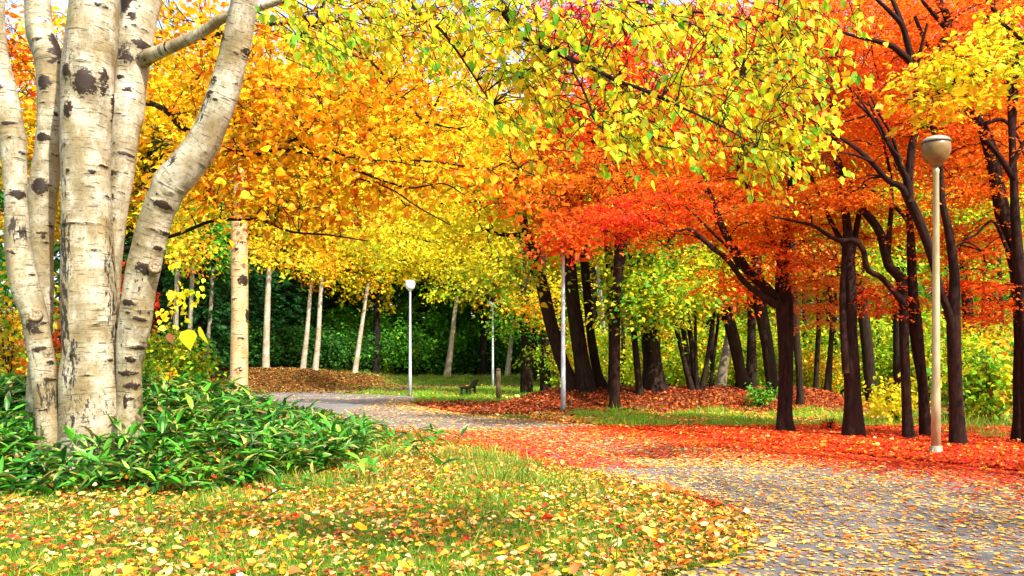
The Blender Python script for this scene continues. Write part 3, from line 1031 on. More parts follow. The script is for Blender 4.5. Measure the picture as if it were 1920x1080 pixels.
# ================================================================== BIRCH CLUMP
def birch_clump():
    d = 11.0
    A = [(-18, -60, 21), (-15, 0, 21), (-13, 50, 21), (-6, 110, 21), (8, 170, 22), (20, 240, 24), (25, 270, 23), (30, 370, 20), (33, 440, 22), (36, 480, 23), (48, 540, 25), (64, 590, 23), (72, 640, 23), (81, 690, 22), (86, 760, 20), (92, 800, 22)]
    B = [(66, -60, 22), (70, 0, 22), (75, 60, 24), (91, 110, 25), (93, 150, 23), (95, 200, 23), (91, 270, 22), (85, 330, 25), (80, 370, 25), (77, 420, 23), (78, 480, 20), (82, 540, 17), (80, 610, 17), (72, 690, 18), (70, 770, 20)]
    Cc = [(183, -60, 43), (179, 0, 43), (174, 60, 46), (166, 130, 47), (163, 200, 45), (160, 270, 44), (161, 350, 43), (163, 430, 45), (165, 490, 47), (167, 540, 49), (169, 600, 50), (173, 660, 51), (172, 710, 56), (176, 760, 60), (181, 815, 66), (183, 860, 72)]
    Dd = [(268, -60, 34), (264, 0, 35), (258, 40, 31), (250, 80, 34), (244, 130, 33), (241, 160, 31), (236, 210, 32), (231, 260, 27), (226, 320, 25), (220, 370, 22), (212, 430, 21), (203, 520, 22), (196, 620, 25), (192, 760, 30)]
    E = [(467, -60, 24), (459, 0, 25), (452, 40, 26), (444, 80, 26), (431, 130, 27), (417, 180, 28), (398, 230, 28), (379, 270, 30), (349, 312, 32), (322, 342, 33), (308, 372, 30), (296, 400, 29), (284, 440, 29), (277, 470, 29), (270, 500, 30), (262, 540, 29), (254, 600, 29), (248, 640, 27), (243, 690, 23), (243, 740, 23), (240, 800, 27)]
    m = {}
    m['A'] = [(3, 170, 8, 5, 1), (15, 238, 16, 4, 1), (32, 368, 15, 9, 1.1), (62, 612, 13, 15, 1), (75, 655, 14, 6, 1), (92, 683, 8, 5, 1), (88, 712, 8, 4, .9)]
    m['B'] = [(84, 163, 12, 15, 1.1), (82, 265, 13, 9, 1.1), (75, 358, 14, 18, 1.1), (106, 100, 14, 30, 1), (96, 118, 8, 16, .8), (103, 218, 5, 5, 1), (80, 448, 5, 3, 1), (85, 460, 5, 3, 1), (93, 428, 7, 3, .8)]
    m['C'] = [(160, 168, 20, 24, 1.05), (190, 160, 11, 28, .95), (130, 146, 10, 12, 1), (204, 200, 6, 28, 1), (185, 22, 18, 4, .8), (133, 215, 9, 18, .9), (190, 315, 12, 2.5, 1), (195, 372, 12, 3, .9), (150, 425, 40, 2, .8), (133, 330, 4, 4, 1), (235, 700, 3, 14, 1)]
    m['D'] = [(238, 22, 12, 24, 1.1), (250, 46, 9, 9, .9), (230, 122, 24, 14, .85), (266, 94, 22, 9, 1), (228, 160, 8, 4, 1), (240, 176, 18, 4, .9), (233, 295, 22, 3.5, .9), (213, 335, 8, 9, .9), (210, 375, 6, 6, .9), (210, 415, 6, 6, 1)]
    m['E'] = [(462, 92, 12, 9, 1), (417, 84, 10, 18, .9), (402, 160, 9, 10, .9), (393, 186, 10, 8, .9), (310, 380, 18, 8, 1.05), (305, 427, 28, 4, .9), (295, 460, 22, 6, .8), (268, 500, 16, 12, .9), (242, 568, 16, 7, .9), (262, 580, 4, 4, 1), (276, 582, 4, 4, 1), (262, 595, 16, 3, .9), (258, 647, 22, 5, .9), (245, 670, 12, 6, .9), (240, 697, 20, 5, 1), (248, 722, 18, 7, .9), (236, 750, 4, 16, 1)]
    r = {
        'A': [(33, 432, 26, 26, .9), (66, 640, 24, 60, .55), (90, 740, 22, 50, .9), (18, 300, 12, 60, .4)],
        'B': [(80, 420, 20, 60, .25)],
        'C': [(202, 500, 18, 60, .95), (208, 590, 16, 60, .95), (126, 470, 17, 80, 1.1), (125, 600, 16, 100, 1.15), (138, 690, 16, 70, .95), (150, 770, 30, 40, .8), (205, 770, 30, 40, .6), (130, 150, 20, 50, .8), (150, 60, 30, 60, .4), (205, 330, 12, 80, .5), (124, 330, 12, 90, .85), (205, 520, 20, 110, .8), (215, 690, 10, 60, .7)],  # rough plates; C's left-edge ones also stand in for shade on that side
        'D': [(236, 118, 30, 24, .75), (210, 400, 10, 60, .5), (250, 100, 20, 20, .6)],
        'E': [(262, 560, 10, 90, .6), (380, 215, 12, 40, .9), (300, 320, 22, 24, .9), (250, 690, 22, 50, .6), (268, 520, 20, 30, .6), (230, 620, 10, 60, .5), (400, 140, 10, 60, .6)],
    }
    base = np.array([-5.40, 11.0, hz(-5.40, 11.0)])
    root = thing('birch_tree', base, 'big white multi-stemmed birch with dark scars behind the bamboo grass', 'tree')
    segs = {'A': 44, 'B': 40, 'C': 72, 'D': 44, 'E': 52}
    for key, st, dd in (('A', A, (10.6, 10.8)), ('B', B, (11.8, 11.3)), ('C', Cc, (10.9, 10.95)), ('D', Dd, (11.9, 11.3)), ('E', E, (10.3, 10.9))):
        pts, rad = stem_points(st, dd)
        pts, rad = to_ground(pts, rad, 1.06)
        tb = Tubes()
        ex = [(st[q][0] + rng.uniform(-.8, .8) * st[q][2], st[q][1] + rng.uniform(-25, 25), rng.uniform(3, 11), rng.uniform(1.5, 4), rng.uniform(.7, 1)) for q in rng.integers(1, len(st), 16)]
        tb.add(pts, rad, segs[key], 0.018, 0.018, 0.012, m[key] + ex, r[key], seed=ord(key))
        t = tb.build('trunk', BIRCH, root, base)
        if key == 'D':
            lt = Tubes()
            p2, r2 = stem_points([(252, 128, 15), (275, 108, 14), (300, 97, 12), (340, 79, 10.5), (385, 57, 9.5), (420, 33, 9), (490, 12, 7.5), (560, -12, 6), (640, -60, 5)], (11.7, 10.6))
            lt.add(p2, r2, 18, 0.03, 0.03, 0.0, [(300, 90, 20, 4, .8)], [(280, 108, 30, 14, .8)], seed=5)
            lt.build('limb', BIRCH, t, base)
        stubs = {'A': [(66, 592, 9.5, (0.25, -1, 0.25))], 'E': [(290, 502, 9.0, (0.55, -1, 0.15))], 'C': []}.get(key, [])
        for (px, py, rp, dr) in stubs:
            i = int(np.argmin([abs((HYP - (p[2] - EYE) / p[1] * FPX) - py) for p in pts]))
            depth = pts[i][1] - rad[i] * 0.80
            c = P(px, py, depth)
            dv = unit(np.array(dr, float))
            rr = rp * depth / FPX
            lathe('branch_stub', [(0, rr * 1.45), (rr * 0.45, rr * 1.15), (rr * 0.62, rr * 1.0), (rr * 0.62, rr * 0.78), (rr * 0.5, rr * 0.7), (rr * 0.55, rr * 0.3), (rr * 0.52, 0)], CUT_WOOD, t, c - base - dv * rr * 0.1, dv, 20)


def lathe(name, prof, mat, parent, loc, axis=(0, 0, 1), seg=28, smooth=True):
    """prof: [(height, radius)] turned about an axis; one mesh object."""
    prof = np.array(prof, float)
    th = np.linspace(0, 2 * math.pi, seg, endpoint=False)
    n = len(prof)
    V = np.stack([prof[:, 1, None] * np.cos(th), prof[:, 1, None] * np.sin(th), np.repeat(prof[:, 0, None], seg, 1)], -1).reshape(-1, 3)
    idx = np.arange(n * seg).reshape(n, seg)
    a, b = idx[:-1], idx[1:]
    q = np.stack([a, np.roll(a, -1, 1), np.roll(b, -1, 1), b], -1).reshape(-1, 4)
    Q = Vector((0, 0, 1)).rotation_difference(Vector(axis)).to_matrix()
    V = V @ np.array(Q).T
    V = np.vstack([V, (np.array(Q) @ np.array([0, 0, prof[0, 0]])), (np.array(Q) @ np.array([0, 0, prof[-1, 0]]))])
    c0, c1 = n * seg, n * seg + 1
    t0 = np.stack([np.roll(idx[0], -1), idx[0], np.full(seg, c0)], -1)
    t1 = np.stack([idx[-1], np.roll(idx[-1], -1), np.full(seg, c1)], -1)
    return link(name, raw_mesh(name, V, np.vstack([t0, t1]), (), smooth, q), mat, parent, tuple(loc))


def boxes(name, items, mat, parent, bev=0.006):
    """items: [(centre, size, rot_x, rot_y)]; bevelled boxes joined into one part."""
    import bmesh
    from mathutils import Matrix
    bm = bmesh.new()
    for c, s, rx, ry in items:
        M = Matrix.Translation(c) @ Matrix.Rotation(ry, 4, 'Y') @ Matrix.Rotation(rx, 4, 'X') @ Matrix.Diagonal((*s, 1))
        bmesh.ops.create_cube(bm, size=1, matrix=M)
    bmesh.ops.bevel(bm, geom=bm.edges[:], offset=bev, segments=1, affect='EDGES', profile=0.5)
    me = bpy.data.meshes.new(name)
    bm.to_mesh(me); bm.free()
    return link(name, me, mat, parent)


birch_clump()

# ================================================================== LAMPS, BENCH, POST
def lamp(px, base_py, label, H=5.1, tan=False, dim=False, group='globe lamps along the path'):
    d = EYE * FPX / (base_py - HYP)
    x = (px - CXP) / FPX * d
    root = thing('street_lamp', (x, d, hz(x, d)), label, 'street lamp', group)
    paint, globe = (PAINT, GLOBE_TAN) if tan else (PAINT_GREY, GLOBE_WHITE)
    if dim:
        globe = GLOBE_TAN
    k = H / 5.1
    lathe('pole', [(0, 0.072), (0.9 * k, 0.070), (0.94 * k, 0.066), (2.6 * k, 0.056), (4.48 * k, 0.044), (4.5 * k, 0.05), (4.55 * k, 0.05), (4.56 * k, 0.042), (4.62 * k, 0.042)], paint, root, (0, 0, 0), seg=24)
    b = lathe('base', [(0, 0.165), (0.02, 0.165), (0.022, 0.12), (0.05, 0.098), (0.16, 0.085), (0.17, 0.074)], STEEL_DARK if not tan else PAINT, root, (0, 0, -0.005), seg=24)
    gs = []
    for i in range(4):
        a = i * math.pi / 2 + 0.6
        gs.append((a,))
    V, F = [], []
    for (a,) in gs:
        c, s = math.cos(a), math.sin(a)
        for off in (-0.006, 0.006):
            for r, z in ((0.06, 0.018), (0.155, 0.018), (0.10, 0.12), (0.06, 0.17)):
                V.append((c * r - s * off, s * r + c * off, z))
        o = len(V) - 8
        F += [(o, o + 1, o + 2, o + 3), (o + 7, o + 6, o + 5, o + 4)] + [(o + i, o + 4 + i, o + 4 + (i + 1) % 4, o + (i + 1) % 4) for i in range(4)]
    link('gusset', raw_mesh('gusset', np.array(V), None, (), False, np.array(F)), STEEL_DARK if not tan else PAINT, b)
    h0 = 4.62 * k
    g = lathe('globe', [(h0 - 0.02, 0.075), (h0 + 0.015, 0.085), (h0 + 0.03, 0.10), (h0 + 0.07, 0.150), (h0 + 0.13, 0.192), (h0 + 0.21, 0.215), (h0 + 0.29, 0.220), (h0 + 0.345, 0.214), (h0 + 0.36, 0.20)], globe, root, (0, 0, 0), seg=40)
    lathe('rim', [(h0 + 0.352, 0.20), (h0 + 0.352, 0.226), (h0 + 0.366, 0.228), (h0 + 0.378, 0.222), (h0 + 0.378, 0.20)], STEEL_DARK if tan else PAINT_GREY, g, (0, 0, 0), seg=40)
    lathe('cap', [(h0 + 0.372, 0.216), (h0 + 0.40, 0.205), (h0 + 0.432, 0.165), (h0 + 0.456, 0.10), (h0 + 0.466, 0.03), (h0 + 0.467, 0.001)], CAP if tan else GLOBE_WHITE, root, (0, 0, 0), seg=40)
    return root


lamp(1755, 855, 'tall cream lamp post with smoked tan globe beside the maple trunks', tan=True)
lamp(1056, 775, 'grey lamp post in front of the thick leaning trunks on the leafy rise', dim=True)
lamp(769, 742, 'slim grey lamp post with white globe on the lawn beside the bench')
lamp(924, 727, 'small distant lamp post standing behind the bench and the wooden post')


def bench():
    d = EYE * FPX / (741 - HYP)
    x = (880 - CXP) / FPX * d
    root = thing('park_bench', (x, d, hz(x, d)), 'dark wooden park bench seen end on upon the lawn', 'bench')
    root.rotation_euler.z = math.radians(-7)
    L = 1.6
    boxes('seat', [((dx, 0, 0.375), (0.10, L, 0.045), 0, 0) for dx in (-0.28, -0.165, -0.05, 0.065)], BENCH_WOOD, root)
    lean = math.radians(27)
    boxes('backrest', [((0.165 + q * math.sin(lean), 0, 0.43 + q * math.cos(lean)), (0.05, L, 0.10), 0, lean) for q in (0.02, 0.135, 0.25)], BENCH_WOOD, root)
    for s in (-1, 1):
        yy = s * (L / 2 - 0.16)
        boxes('leg', [((-0.235, yy, 0.17), (0.095, 0.10, 0.36), 0, 0), ((0.135, yy, 0.17), (0.095, 0.10, 0.36), 0, 0), ((-0.05, yy, 0.32), (0.40, 0.08, 0.055), 0, 0),
                      ((0.225, yy, 0.52), (0.055, 0.08, 0.46), 0, lean)], BENCH_WOOD, root)


bench()


def post():
    d = EYE * FPX / (748 - HYP)
    x = (934.5 - CXP) / FPX * d
    root = thing('bollard', (x, d, hz(x, d)), 'short brown wooden post standing on the lawn right of the bench', 'post')
    lathe('shaft', [(-0.1, 0.098), (0.4, 0.097), (0.9, 0.094), (1.14, 0.092)], POST_WOOD, root, (0, 0, 0), seg=18)
    lathe('top', [(1.135, 0.096), (1.16, 0.097), (1.20, 0.088), (1.235, 0.05), (1.24, 0.001)], POST_WOOD, root, (0, 0, 0), seg=18)


post()

# ================================================================== AMBER TREE behind the birch
tree('amber_tree', 'amber leaved tree with long thin black limbs reaching right from behind the birch stems', 'tree', None,
     [([(178, -120, 9), (170, 0, 12), (160, 200, 15), (155, 420, 18), (158, 600, 20), (160, 720, 22)], 14.5)], WOOD_BARK,
     [(330, 60, 190, 110, 14, 1.2, 70, 'amber'), (560, 120, 190, 110, 13.5, 1.2, 80, 'amber'), (430, 230, 170, 110, 13.6, 1.0, 75, 'amber'), (600, 250, 190, 100, 13, 1.0, 80, 'amber'),
      (760, 180, 160, 110, 13.2, 1.2, 60, 'amber'), (780, 300, 170, 70, 12.6, 0.9, 55, 'amber'), (560, 370, 190, 60, 13, 0.9, 62, 'amber'), (400, 350, 90, 60, 13.4, .8, 26, 'amber'),
      (940, 260, 120, 90, 13.6, 1.0, 40, 'amber'), (720, 40, 260, 80, 14.2, 1.2, 80, 'amber_yel'), (930, 120, 150, 100, 14.6, 1.2, 45, 'amber_yel'), (960, 370, 90, 50, 13.5, .8, 22, 'orange'), (60, 90, 100, 110, 14.8, .8, 40, 'orange'), (60, 250, 90, 70, 14.6, .8, 26, 'amber'), (230, 330, 90, 60, 15, .8, 16, 'amber')],
     pr=0.42, n_each=16, size=0.105, kind='birch', twig_r=(0.020, 0.0055), tilt=0.75, flat=0.35, spur=5, up=2.4, seed=3,
     limbs=[([(166, 160, 8), (200, 190, 6.5), (270, 192, 5.5), (310, 207, 5), (335, 235, 5), (362, 250, 5), (420, 279, 5), (475, 292, 4.4), (495, 283, 4), (545, 283, 3.6), (580, 288, 3), (625, 303, 2.8), (675, 322, 2.5), (710, 335, 2.3), (765, 352, 2), (800, 348, 1.6), (835, 345, 1.4), (872, 366, 1)], (14.4, 11.8)),
            ([(482, 290, 3), (500, 280, 2.6), (545, 265, 2.2), (570, 250, 1.8), (590, 225, 1.5), (602, 200, 1)], (13.4, 13.0)),
            ([(560, 285, 2.6), (580, 275, 2.3), (605, 272, 2), (640, 290, 1.8), (680, 298, 1.5), (740, 303, 1.3), (780, 311, 1)], (13.1, 12.3)),
            ([(655, 330, 1.8), (700, 343, 1.8), (740, 358, 1.6), (780, 386, 1.4), (845, 422, 1)], (12.6, 12)),
            ([(158, 520, 7), (230, 470, 4), (330, 440, 3.4), (400, 414, 3), (460, 412, 2.8), (492, 413, 2.6), (545, 434, 2.2), (620, 441, 1.7), (690, 452, 1)], (14.4, 12.4)),
            ([(168, 240, 7), (260, 130, 5), (420, 60, 4), (600, 40, 3), (760, 30, 2)], (14.4, 13.5)),
            ([(600, 40, 3), (700, 120, 2.6), (770, 200, 2.2), (800, 228, 2.2), (865, 243, 1.2)], (13.6, 12.8)),
            ([(795, 228, 2.4), (815, 200, 2.2), (823, 188, 1.5)], (12.9, 12.9)),
            ([(770, 300, 2.2), (830, 305, 2), (890, 315, 1.6), (930, 318, 1)], (12.6, 12.6))])

# ================================================================== OVERHANGING BIRCH BRANCH
def overhang():
    bx, by = -3.9, 4.0
    base = np.array([bx, by, hz(bx, by)])
    root = thing('birch_tree', base, 'birch just left of view whose leafy yellow branch hangs over the path', 'tree')
    tb = Tubes()
    tb.add([(bx + 0.2, by, 7.5), (bx + 0.05, by, 4.5), (bx, by, 2), (bx, by, 0.02), (bx, by, -0.2)], [0.09, 0.13, 0.16, 0.2, 0.22], 28, 0.06, 0.03, 0.02, seed=4)
    t = tb.build('trunk', BIRCH, root, base)
    nodes = []
    limbs = [
        [((bx + .05, by, 4.3), .07), ((-2.4, 4.6, 4.6), .055), ((-1.0, 5.0, 4.3), .035), (P(900, -30, 5.0), .022), (P(942, 22, 5.0), .017), (P(966, 54, 5), .016), (P(992, 74, 5), .015), (P(1020, 90, 4.95), .014), (P(1070, 111, 4.9), .013),
         (P(1115, 130, 4.85), .012), (P(1160, 153, 4.8), .011), (P(1200, 166, 4.8), .010), (P(1245, 186, 4.75), .008), (P(1290, 207, 4.7), .006), (P(1350, 235, 4.7), .005), (P(1420, 275, 4.7), .003)],
        [(P(1070, 111, 4.9), .008), (P(1078, 140, 4.85), .0075), (P(1092, 165, 4.8), .007), (P(1108, 205, 4.75), .006), (P(1112, 222, 4.7), .005), (P(1130, 243, 4.7), .003)],
        [(P(1110, 212, 4.73), .004), (P(1090, 236, 4.7), .0035), (P(1060, 270, 4.7), .002)],
        [((bx + .1, by, 5.2), .06), ((-1.6, 5.6, 5.6), .045), ((0.3, 6.0, 5.4), .03), (P(1150, -40, 6), .018), (P(1240, 20, 5.9), .013), (P(1310, 55, 5.8), .011), (P(1360, 110, 5.7), .009), (P(1400, 150, 5.6), .008), (P(1450, 190, 5.6), .006), (P(1510, 235, 5.5), .004), (P(1560, 270, 5.5), .002)],
        [(P(1240, 20, 5.9), .010), (P(1330, 25, 5.8), .009), (P(1420, 42, 5.7), .007), (P(1500, 70, 5.6), .005), (P(1580, 110, 5.5), .003)],
        [((-1.6, 5.6, 5.6), .03), ((-0.9, 5.5, 4.9), .02), (P(760, -20, 5.4), .012), (P(830, 60, 5.3), .009), (P(880, 130, 5.2), .006), (P(930, 210, 5.1), .003)],
        [((-1.0, 5.0, 4.3), .02), (P(620, -40, 5), .012), (P(600, 20, 4.9), .008), (P(560, 70, 4.9), .004)],
    ]
    for i, l in enumerate(limbs):
        tb = Tubes()
        c, _ = tb.add([p for p, r in l], [r for p, r in l], 10, 0.05, 0.06, 0, seed=i)
        o = tb.build('limb', TWIG if i else TWIG, root, base)
        nodes += [p for p in c[::2] if (HYP - (p[2] - EYE) / p[1] * FPX) > -120]
    cl = [(1230, 90, 330, 120, 5.1, .6, 120, 'over'), (1330, 200, 210, 110, 5.0, .5, 74, 'over'), (1440, 130, 130, 140, 5.4, .5, 60, 'over'), (1030, 50, 200, 80, 5.0, .5, 66, 'over'), (960, 170, 90, 80, 5.0, .4, 40, 'over'),
          (760, 40, 240, 70, 5.2, .5, 90, 'over'), (570, 40, 90, 70, 4.9, .4, 24, 'over_green'), (1120, 190, 90, 60, 4.7, .3, 18, 'over'), (1440, 270, 90, 60, 5.4, .3, 26, 'over'), (1350, 0, 330, 40, 5.4, .5, 50, 'over'), (1120, 250, 110, 60, 5.0, .4, 16, 'over')]
    pads, pals = clump_pads(cl)
    tw = Tubes()
    grow(tw, nodes, pads, 0.007, 0.003, 0.10)
    L = hang_sprigs(pads, pals, 0.30, 9, 0.046, tw, (0.62, 0.0, -0.62), 0.32)
    cr = link('crown', leaves_mesh('crown', L[0] - base, *L[1:], 'birch'), LEAF, root)
    tw.build('branches', TWIG, cr, base)


overhang()

# ================================================================== MAPLES ON THE RIGHT
MG = 'red and orange maples along the right of the path'
MK = dict(pr=0.60, n_each=150, size=0.060, kind='kite', flat=0.05, droop=0.28, tilt=0.42, twig_r=(0.034, 0.007), spur=3, back=0.75, up=2.6, seg=22, step=0.06, rough=0.03, flute=0.05)
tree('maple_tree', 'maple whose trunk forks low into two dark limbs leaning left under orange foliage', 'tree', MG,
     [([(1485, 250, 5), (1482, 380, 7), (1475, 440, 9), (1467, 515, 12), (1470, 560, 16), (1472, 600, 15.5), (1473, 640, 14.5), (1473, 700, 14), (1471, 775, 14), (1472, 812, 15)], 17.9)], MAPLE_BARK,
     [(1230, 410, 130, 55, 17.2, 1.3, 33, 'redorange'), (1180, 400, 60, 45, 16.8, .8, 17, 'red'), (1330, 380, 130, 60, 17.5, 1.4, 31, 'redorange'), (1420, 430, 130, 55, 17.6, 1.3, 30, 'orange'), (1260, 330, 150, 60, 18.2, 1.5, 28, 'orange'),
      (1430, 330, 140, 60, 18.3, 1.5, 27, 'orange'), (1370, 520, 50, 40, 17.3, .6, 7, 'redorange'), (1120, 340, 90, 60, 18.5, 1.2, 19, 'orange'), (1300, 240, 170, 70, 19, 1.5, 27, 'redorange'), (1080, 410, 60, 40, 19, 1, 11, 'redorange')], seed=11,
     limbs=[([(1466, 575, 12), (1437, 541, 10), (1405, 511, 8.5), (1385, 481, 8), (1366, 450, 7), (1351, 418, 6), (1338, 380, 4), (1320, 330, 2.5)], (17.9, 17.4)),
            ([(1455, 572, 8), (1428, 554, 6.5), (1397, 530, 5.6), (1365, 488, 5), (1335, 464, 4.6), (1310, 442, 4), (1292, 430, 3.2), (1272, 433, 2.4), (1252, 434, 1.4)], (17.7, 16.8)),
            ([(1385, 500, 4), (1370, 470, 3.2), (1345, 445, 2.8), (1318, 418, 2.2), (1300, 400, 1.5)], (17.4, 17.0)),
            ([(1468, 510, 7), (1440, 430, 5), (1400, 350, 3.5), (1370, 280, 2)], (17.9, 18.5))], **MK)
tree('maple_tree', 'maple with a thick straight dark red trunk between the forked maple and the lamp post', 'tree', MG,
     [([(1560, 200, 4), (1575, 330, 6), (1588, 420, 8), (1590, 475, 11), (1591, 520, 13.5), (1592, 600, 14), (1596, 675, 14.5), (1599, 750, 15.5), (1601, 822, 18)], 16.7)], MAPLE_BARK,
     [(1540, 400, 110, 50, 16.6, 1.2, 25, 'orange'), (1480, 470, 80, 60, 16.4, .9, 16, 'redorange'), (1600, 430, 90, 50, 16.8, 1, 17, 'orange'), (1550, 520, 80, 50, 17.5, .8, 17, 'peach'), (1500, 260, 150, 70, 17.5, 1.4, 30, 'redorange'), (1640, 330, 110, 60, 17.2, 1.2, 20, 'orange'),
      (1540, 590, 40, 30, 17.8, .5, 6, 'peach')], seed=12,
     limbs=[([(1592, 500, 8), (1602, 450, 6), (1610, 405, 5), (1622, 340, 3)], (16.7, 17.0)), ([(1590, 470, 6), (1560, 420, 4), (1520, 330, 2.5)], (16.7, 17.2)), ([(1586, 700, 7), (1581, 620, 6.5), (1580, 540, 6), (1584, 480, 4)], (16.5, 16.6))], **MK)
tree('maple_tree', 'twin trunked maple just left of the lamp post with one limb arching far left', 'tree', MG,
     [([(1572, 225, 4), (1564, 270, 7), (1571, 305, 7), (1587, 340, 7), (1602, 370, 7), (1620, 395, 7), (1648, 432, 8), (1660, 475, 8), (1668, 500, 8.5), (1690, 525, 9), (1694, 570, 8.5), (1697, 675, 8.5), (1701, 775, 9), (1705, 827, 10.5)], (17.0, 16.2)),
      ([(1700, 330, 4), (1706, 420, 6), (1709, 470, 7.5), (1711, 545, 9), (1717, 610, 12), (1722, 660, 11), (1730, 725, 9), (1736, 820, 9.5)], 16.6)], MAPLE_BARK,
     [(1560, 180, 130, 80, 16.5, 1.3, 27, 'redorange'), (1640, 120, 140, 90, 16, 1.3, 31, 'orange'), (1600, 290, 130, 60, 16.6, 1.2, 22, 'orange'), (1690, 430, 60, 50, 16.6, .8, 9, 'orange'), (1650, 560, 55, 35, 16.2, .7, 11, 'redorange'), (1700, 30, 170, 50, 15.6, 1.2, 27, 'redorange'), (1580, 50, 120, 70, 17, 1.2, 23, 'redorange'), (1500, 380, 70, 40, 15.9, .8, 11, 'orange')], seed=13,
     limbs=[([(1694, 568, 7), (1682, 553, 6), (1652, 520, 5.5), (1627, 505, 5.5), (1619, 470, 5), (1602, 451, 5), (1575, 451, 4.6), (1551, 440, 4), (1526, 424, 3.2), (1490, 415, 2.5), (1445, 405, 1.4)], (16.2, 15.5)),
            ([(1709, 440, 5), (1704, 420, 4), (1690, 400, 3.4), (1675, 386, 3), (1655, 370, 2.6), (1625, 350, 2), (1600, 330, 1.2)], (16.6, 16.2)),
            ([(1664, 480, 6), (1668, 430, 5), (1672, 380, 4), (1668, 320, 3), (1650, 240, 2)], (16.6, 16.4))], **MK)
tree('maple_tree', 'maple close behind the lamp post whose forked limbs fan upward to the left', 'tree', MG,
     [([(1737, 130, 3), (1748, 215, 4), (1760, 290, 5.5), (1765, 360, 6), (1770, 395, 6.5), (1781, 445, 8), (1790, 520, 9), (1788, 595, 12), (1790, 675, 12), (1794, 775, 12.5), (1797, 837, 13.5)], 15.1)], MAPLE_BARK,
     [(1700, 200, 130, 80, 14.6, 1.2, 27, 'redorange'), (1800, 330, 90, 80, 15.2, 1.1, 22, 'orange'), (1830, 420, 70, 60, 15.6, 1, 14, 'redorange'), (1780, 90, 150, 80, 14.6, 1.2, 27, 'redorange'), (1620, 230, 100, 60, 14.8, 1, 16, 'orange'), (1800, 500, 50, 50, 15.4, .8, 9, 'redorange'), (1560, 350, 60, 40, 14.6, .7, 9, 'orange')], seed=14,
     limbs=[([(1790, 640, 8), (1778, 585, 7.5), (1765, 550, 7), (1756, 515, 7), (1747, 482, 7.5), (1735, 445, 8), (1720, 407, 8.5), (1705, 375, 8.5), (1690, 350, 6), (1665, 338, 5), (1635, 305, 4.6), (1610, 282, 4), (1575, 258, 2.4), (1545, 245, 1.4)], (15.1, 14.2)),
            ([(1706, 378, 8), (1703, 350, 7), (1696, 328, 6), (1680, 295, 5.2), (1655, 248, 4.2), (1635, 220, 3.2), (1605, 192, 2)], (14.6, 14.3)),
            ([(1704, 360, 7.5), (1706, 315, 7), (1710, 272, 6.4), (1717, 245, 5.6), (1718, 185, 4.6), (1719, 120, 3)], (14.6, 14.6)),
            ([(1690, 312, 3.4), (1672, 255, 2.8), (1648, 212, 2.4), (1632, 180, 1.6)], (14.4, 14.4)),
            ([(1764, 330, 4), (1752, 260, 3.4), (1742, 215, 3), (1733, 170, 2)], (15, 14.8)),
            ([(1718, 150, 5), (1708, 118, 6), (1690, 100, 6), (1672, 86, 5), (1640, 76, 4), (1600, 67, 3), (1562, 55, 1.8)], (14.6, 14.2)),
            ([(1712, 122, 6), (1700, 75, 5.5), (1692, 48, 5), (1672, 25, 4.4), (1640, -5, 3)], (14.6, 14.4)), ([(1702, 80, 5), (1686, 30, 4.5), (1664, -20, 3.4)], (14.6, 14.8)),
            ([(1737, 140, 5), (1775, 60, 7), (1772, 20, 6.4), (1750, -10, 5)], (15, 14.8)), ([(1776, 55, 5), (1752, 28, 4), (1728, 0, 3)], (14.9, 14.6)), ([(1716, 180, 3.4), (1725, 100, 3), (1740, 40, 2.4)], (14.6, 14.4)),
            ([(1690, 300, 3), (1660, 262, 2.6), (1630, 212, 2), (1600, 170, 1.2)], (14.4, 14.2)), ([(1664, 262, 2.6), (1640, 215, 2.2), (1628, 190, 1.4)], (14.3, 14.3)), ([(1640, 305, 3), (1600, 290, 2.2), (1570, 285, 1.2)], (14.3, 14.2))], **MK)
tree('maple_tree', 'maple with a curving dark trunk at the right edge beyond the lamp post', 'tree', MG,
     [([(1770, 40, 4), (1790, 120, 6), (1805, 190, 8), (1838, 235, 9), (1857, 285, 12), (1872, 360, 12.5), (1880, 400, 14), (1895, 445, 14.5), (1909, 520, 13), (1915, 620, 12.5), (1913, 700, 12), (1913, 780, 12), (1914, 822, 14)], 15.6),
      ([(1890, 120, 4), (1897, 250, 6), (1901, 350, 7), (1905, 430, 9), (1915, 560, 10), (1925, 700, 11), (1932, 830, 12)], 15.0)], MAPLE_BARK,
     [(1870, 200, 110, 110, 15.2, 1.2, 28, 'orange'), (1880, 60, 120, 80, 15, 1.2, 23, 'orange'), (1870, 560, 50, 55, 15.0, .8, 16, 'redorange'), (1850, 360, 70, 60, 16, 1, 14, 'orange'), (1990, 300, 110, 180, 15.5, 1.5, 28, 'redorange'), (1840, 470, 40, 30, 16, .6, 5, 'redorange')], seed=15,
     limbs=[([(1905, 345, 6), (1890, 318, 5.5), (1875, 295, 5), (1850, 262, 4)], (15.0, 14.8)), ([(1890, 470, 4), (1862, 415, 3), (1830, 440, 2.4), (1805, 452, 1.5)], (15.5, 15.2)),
            ([(1806, 190, 6), (1770, 140, 5), (1740, 90, 4), (1715, 30, 3)], (15.5, 15.2)), ([(1898, 240, 6), (1905, 120, 5.5), (1888, 55, 5), (1850, 0, 4)], (15, 14.8)), ([(1890, 320, 5), (1925, 260, 4), (1960, 200, 3)], (15, 14.8)), ([(1838, 235, 5), (1880, 225, 3.4), (1910, 260, 2.4), (1920, 290, 1.6)], (15.5, 15.2))], **MK)
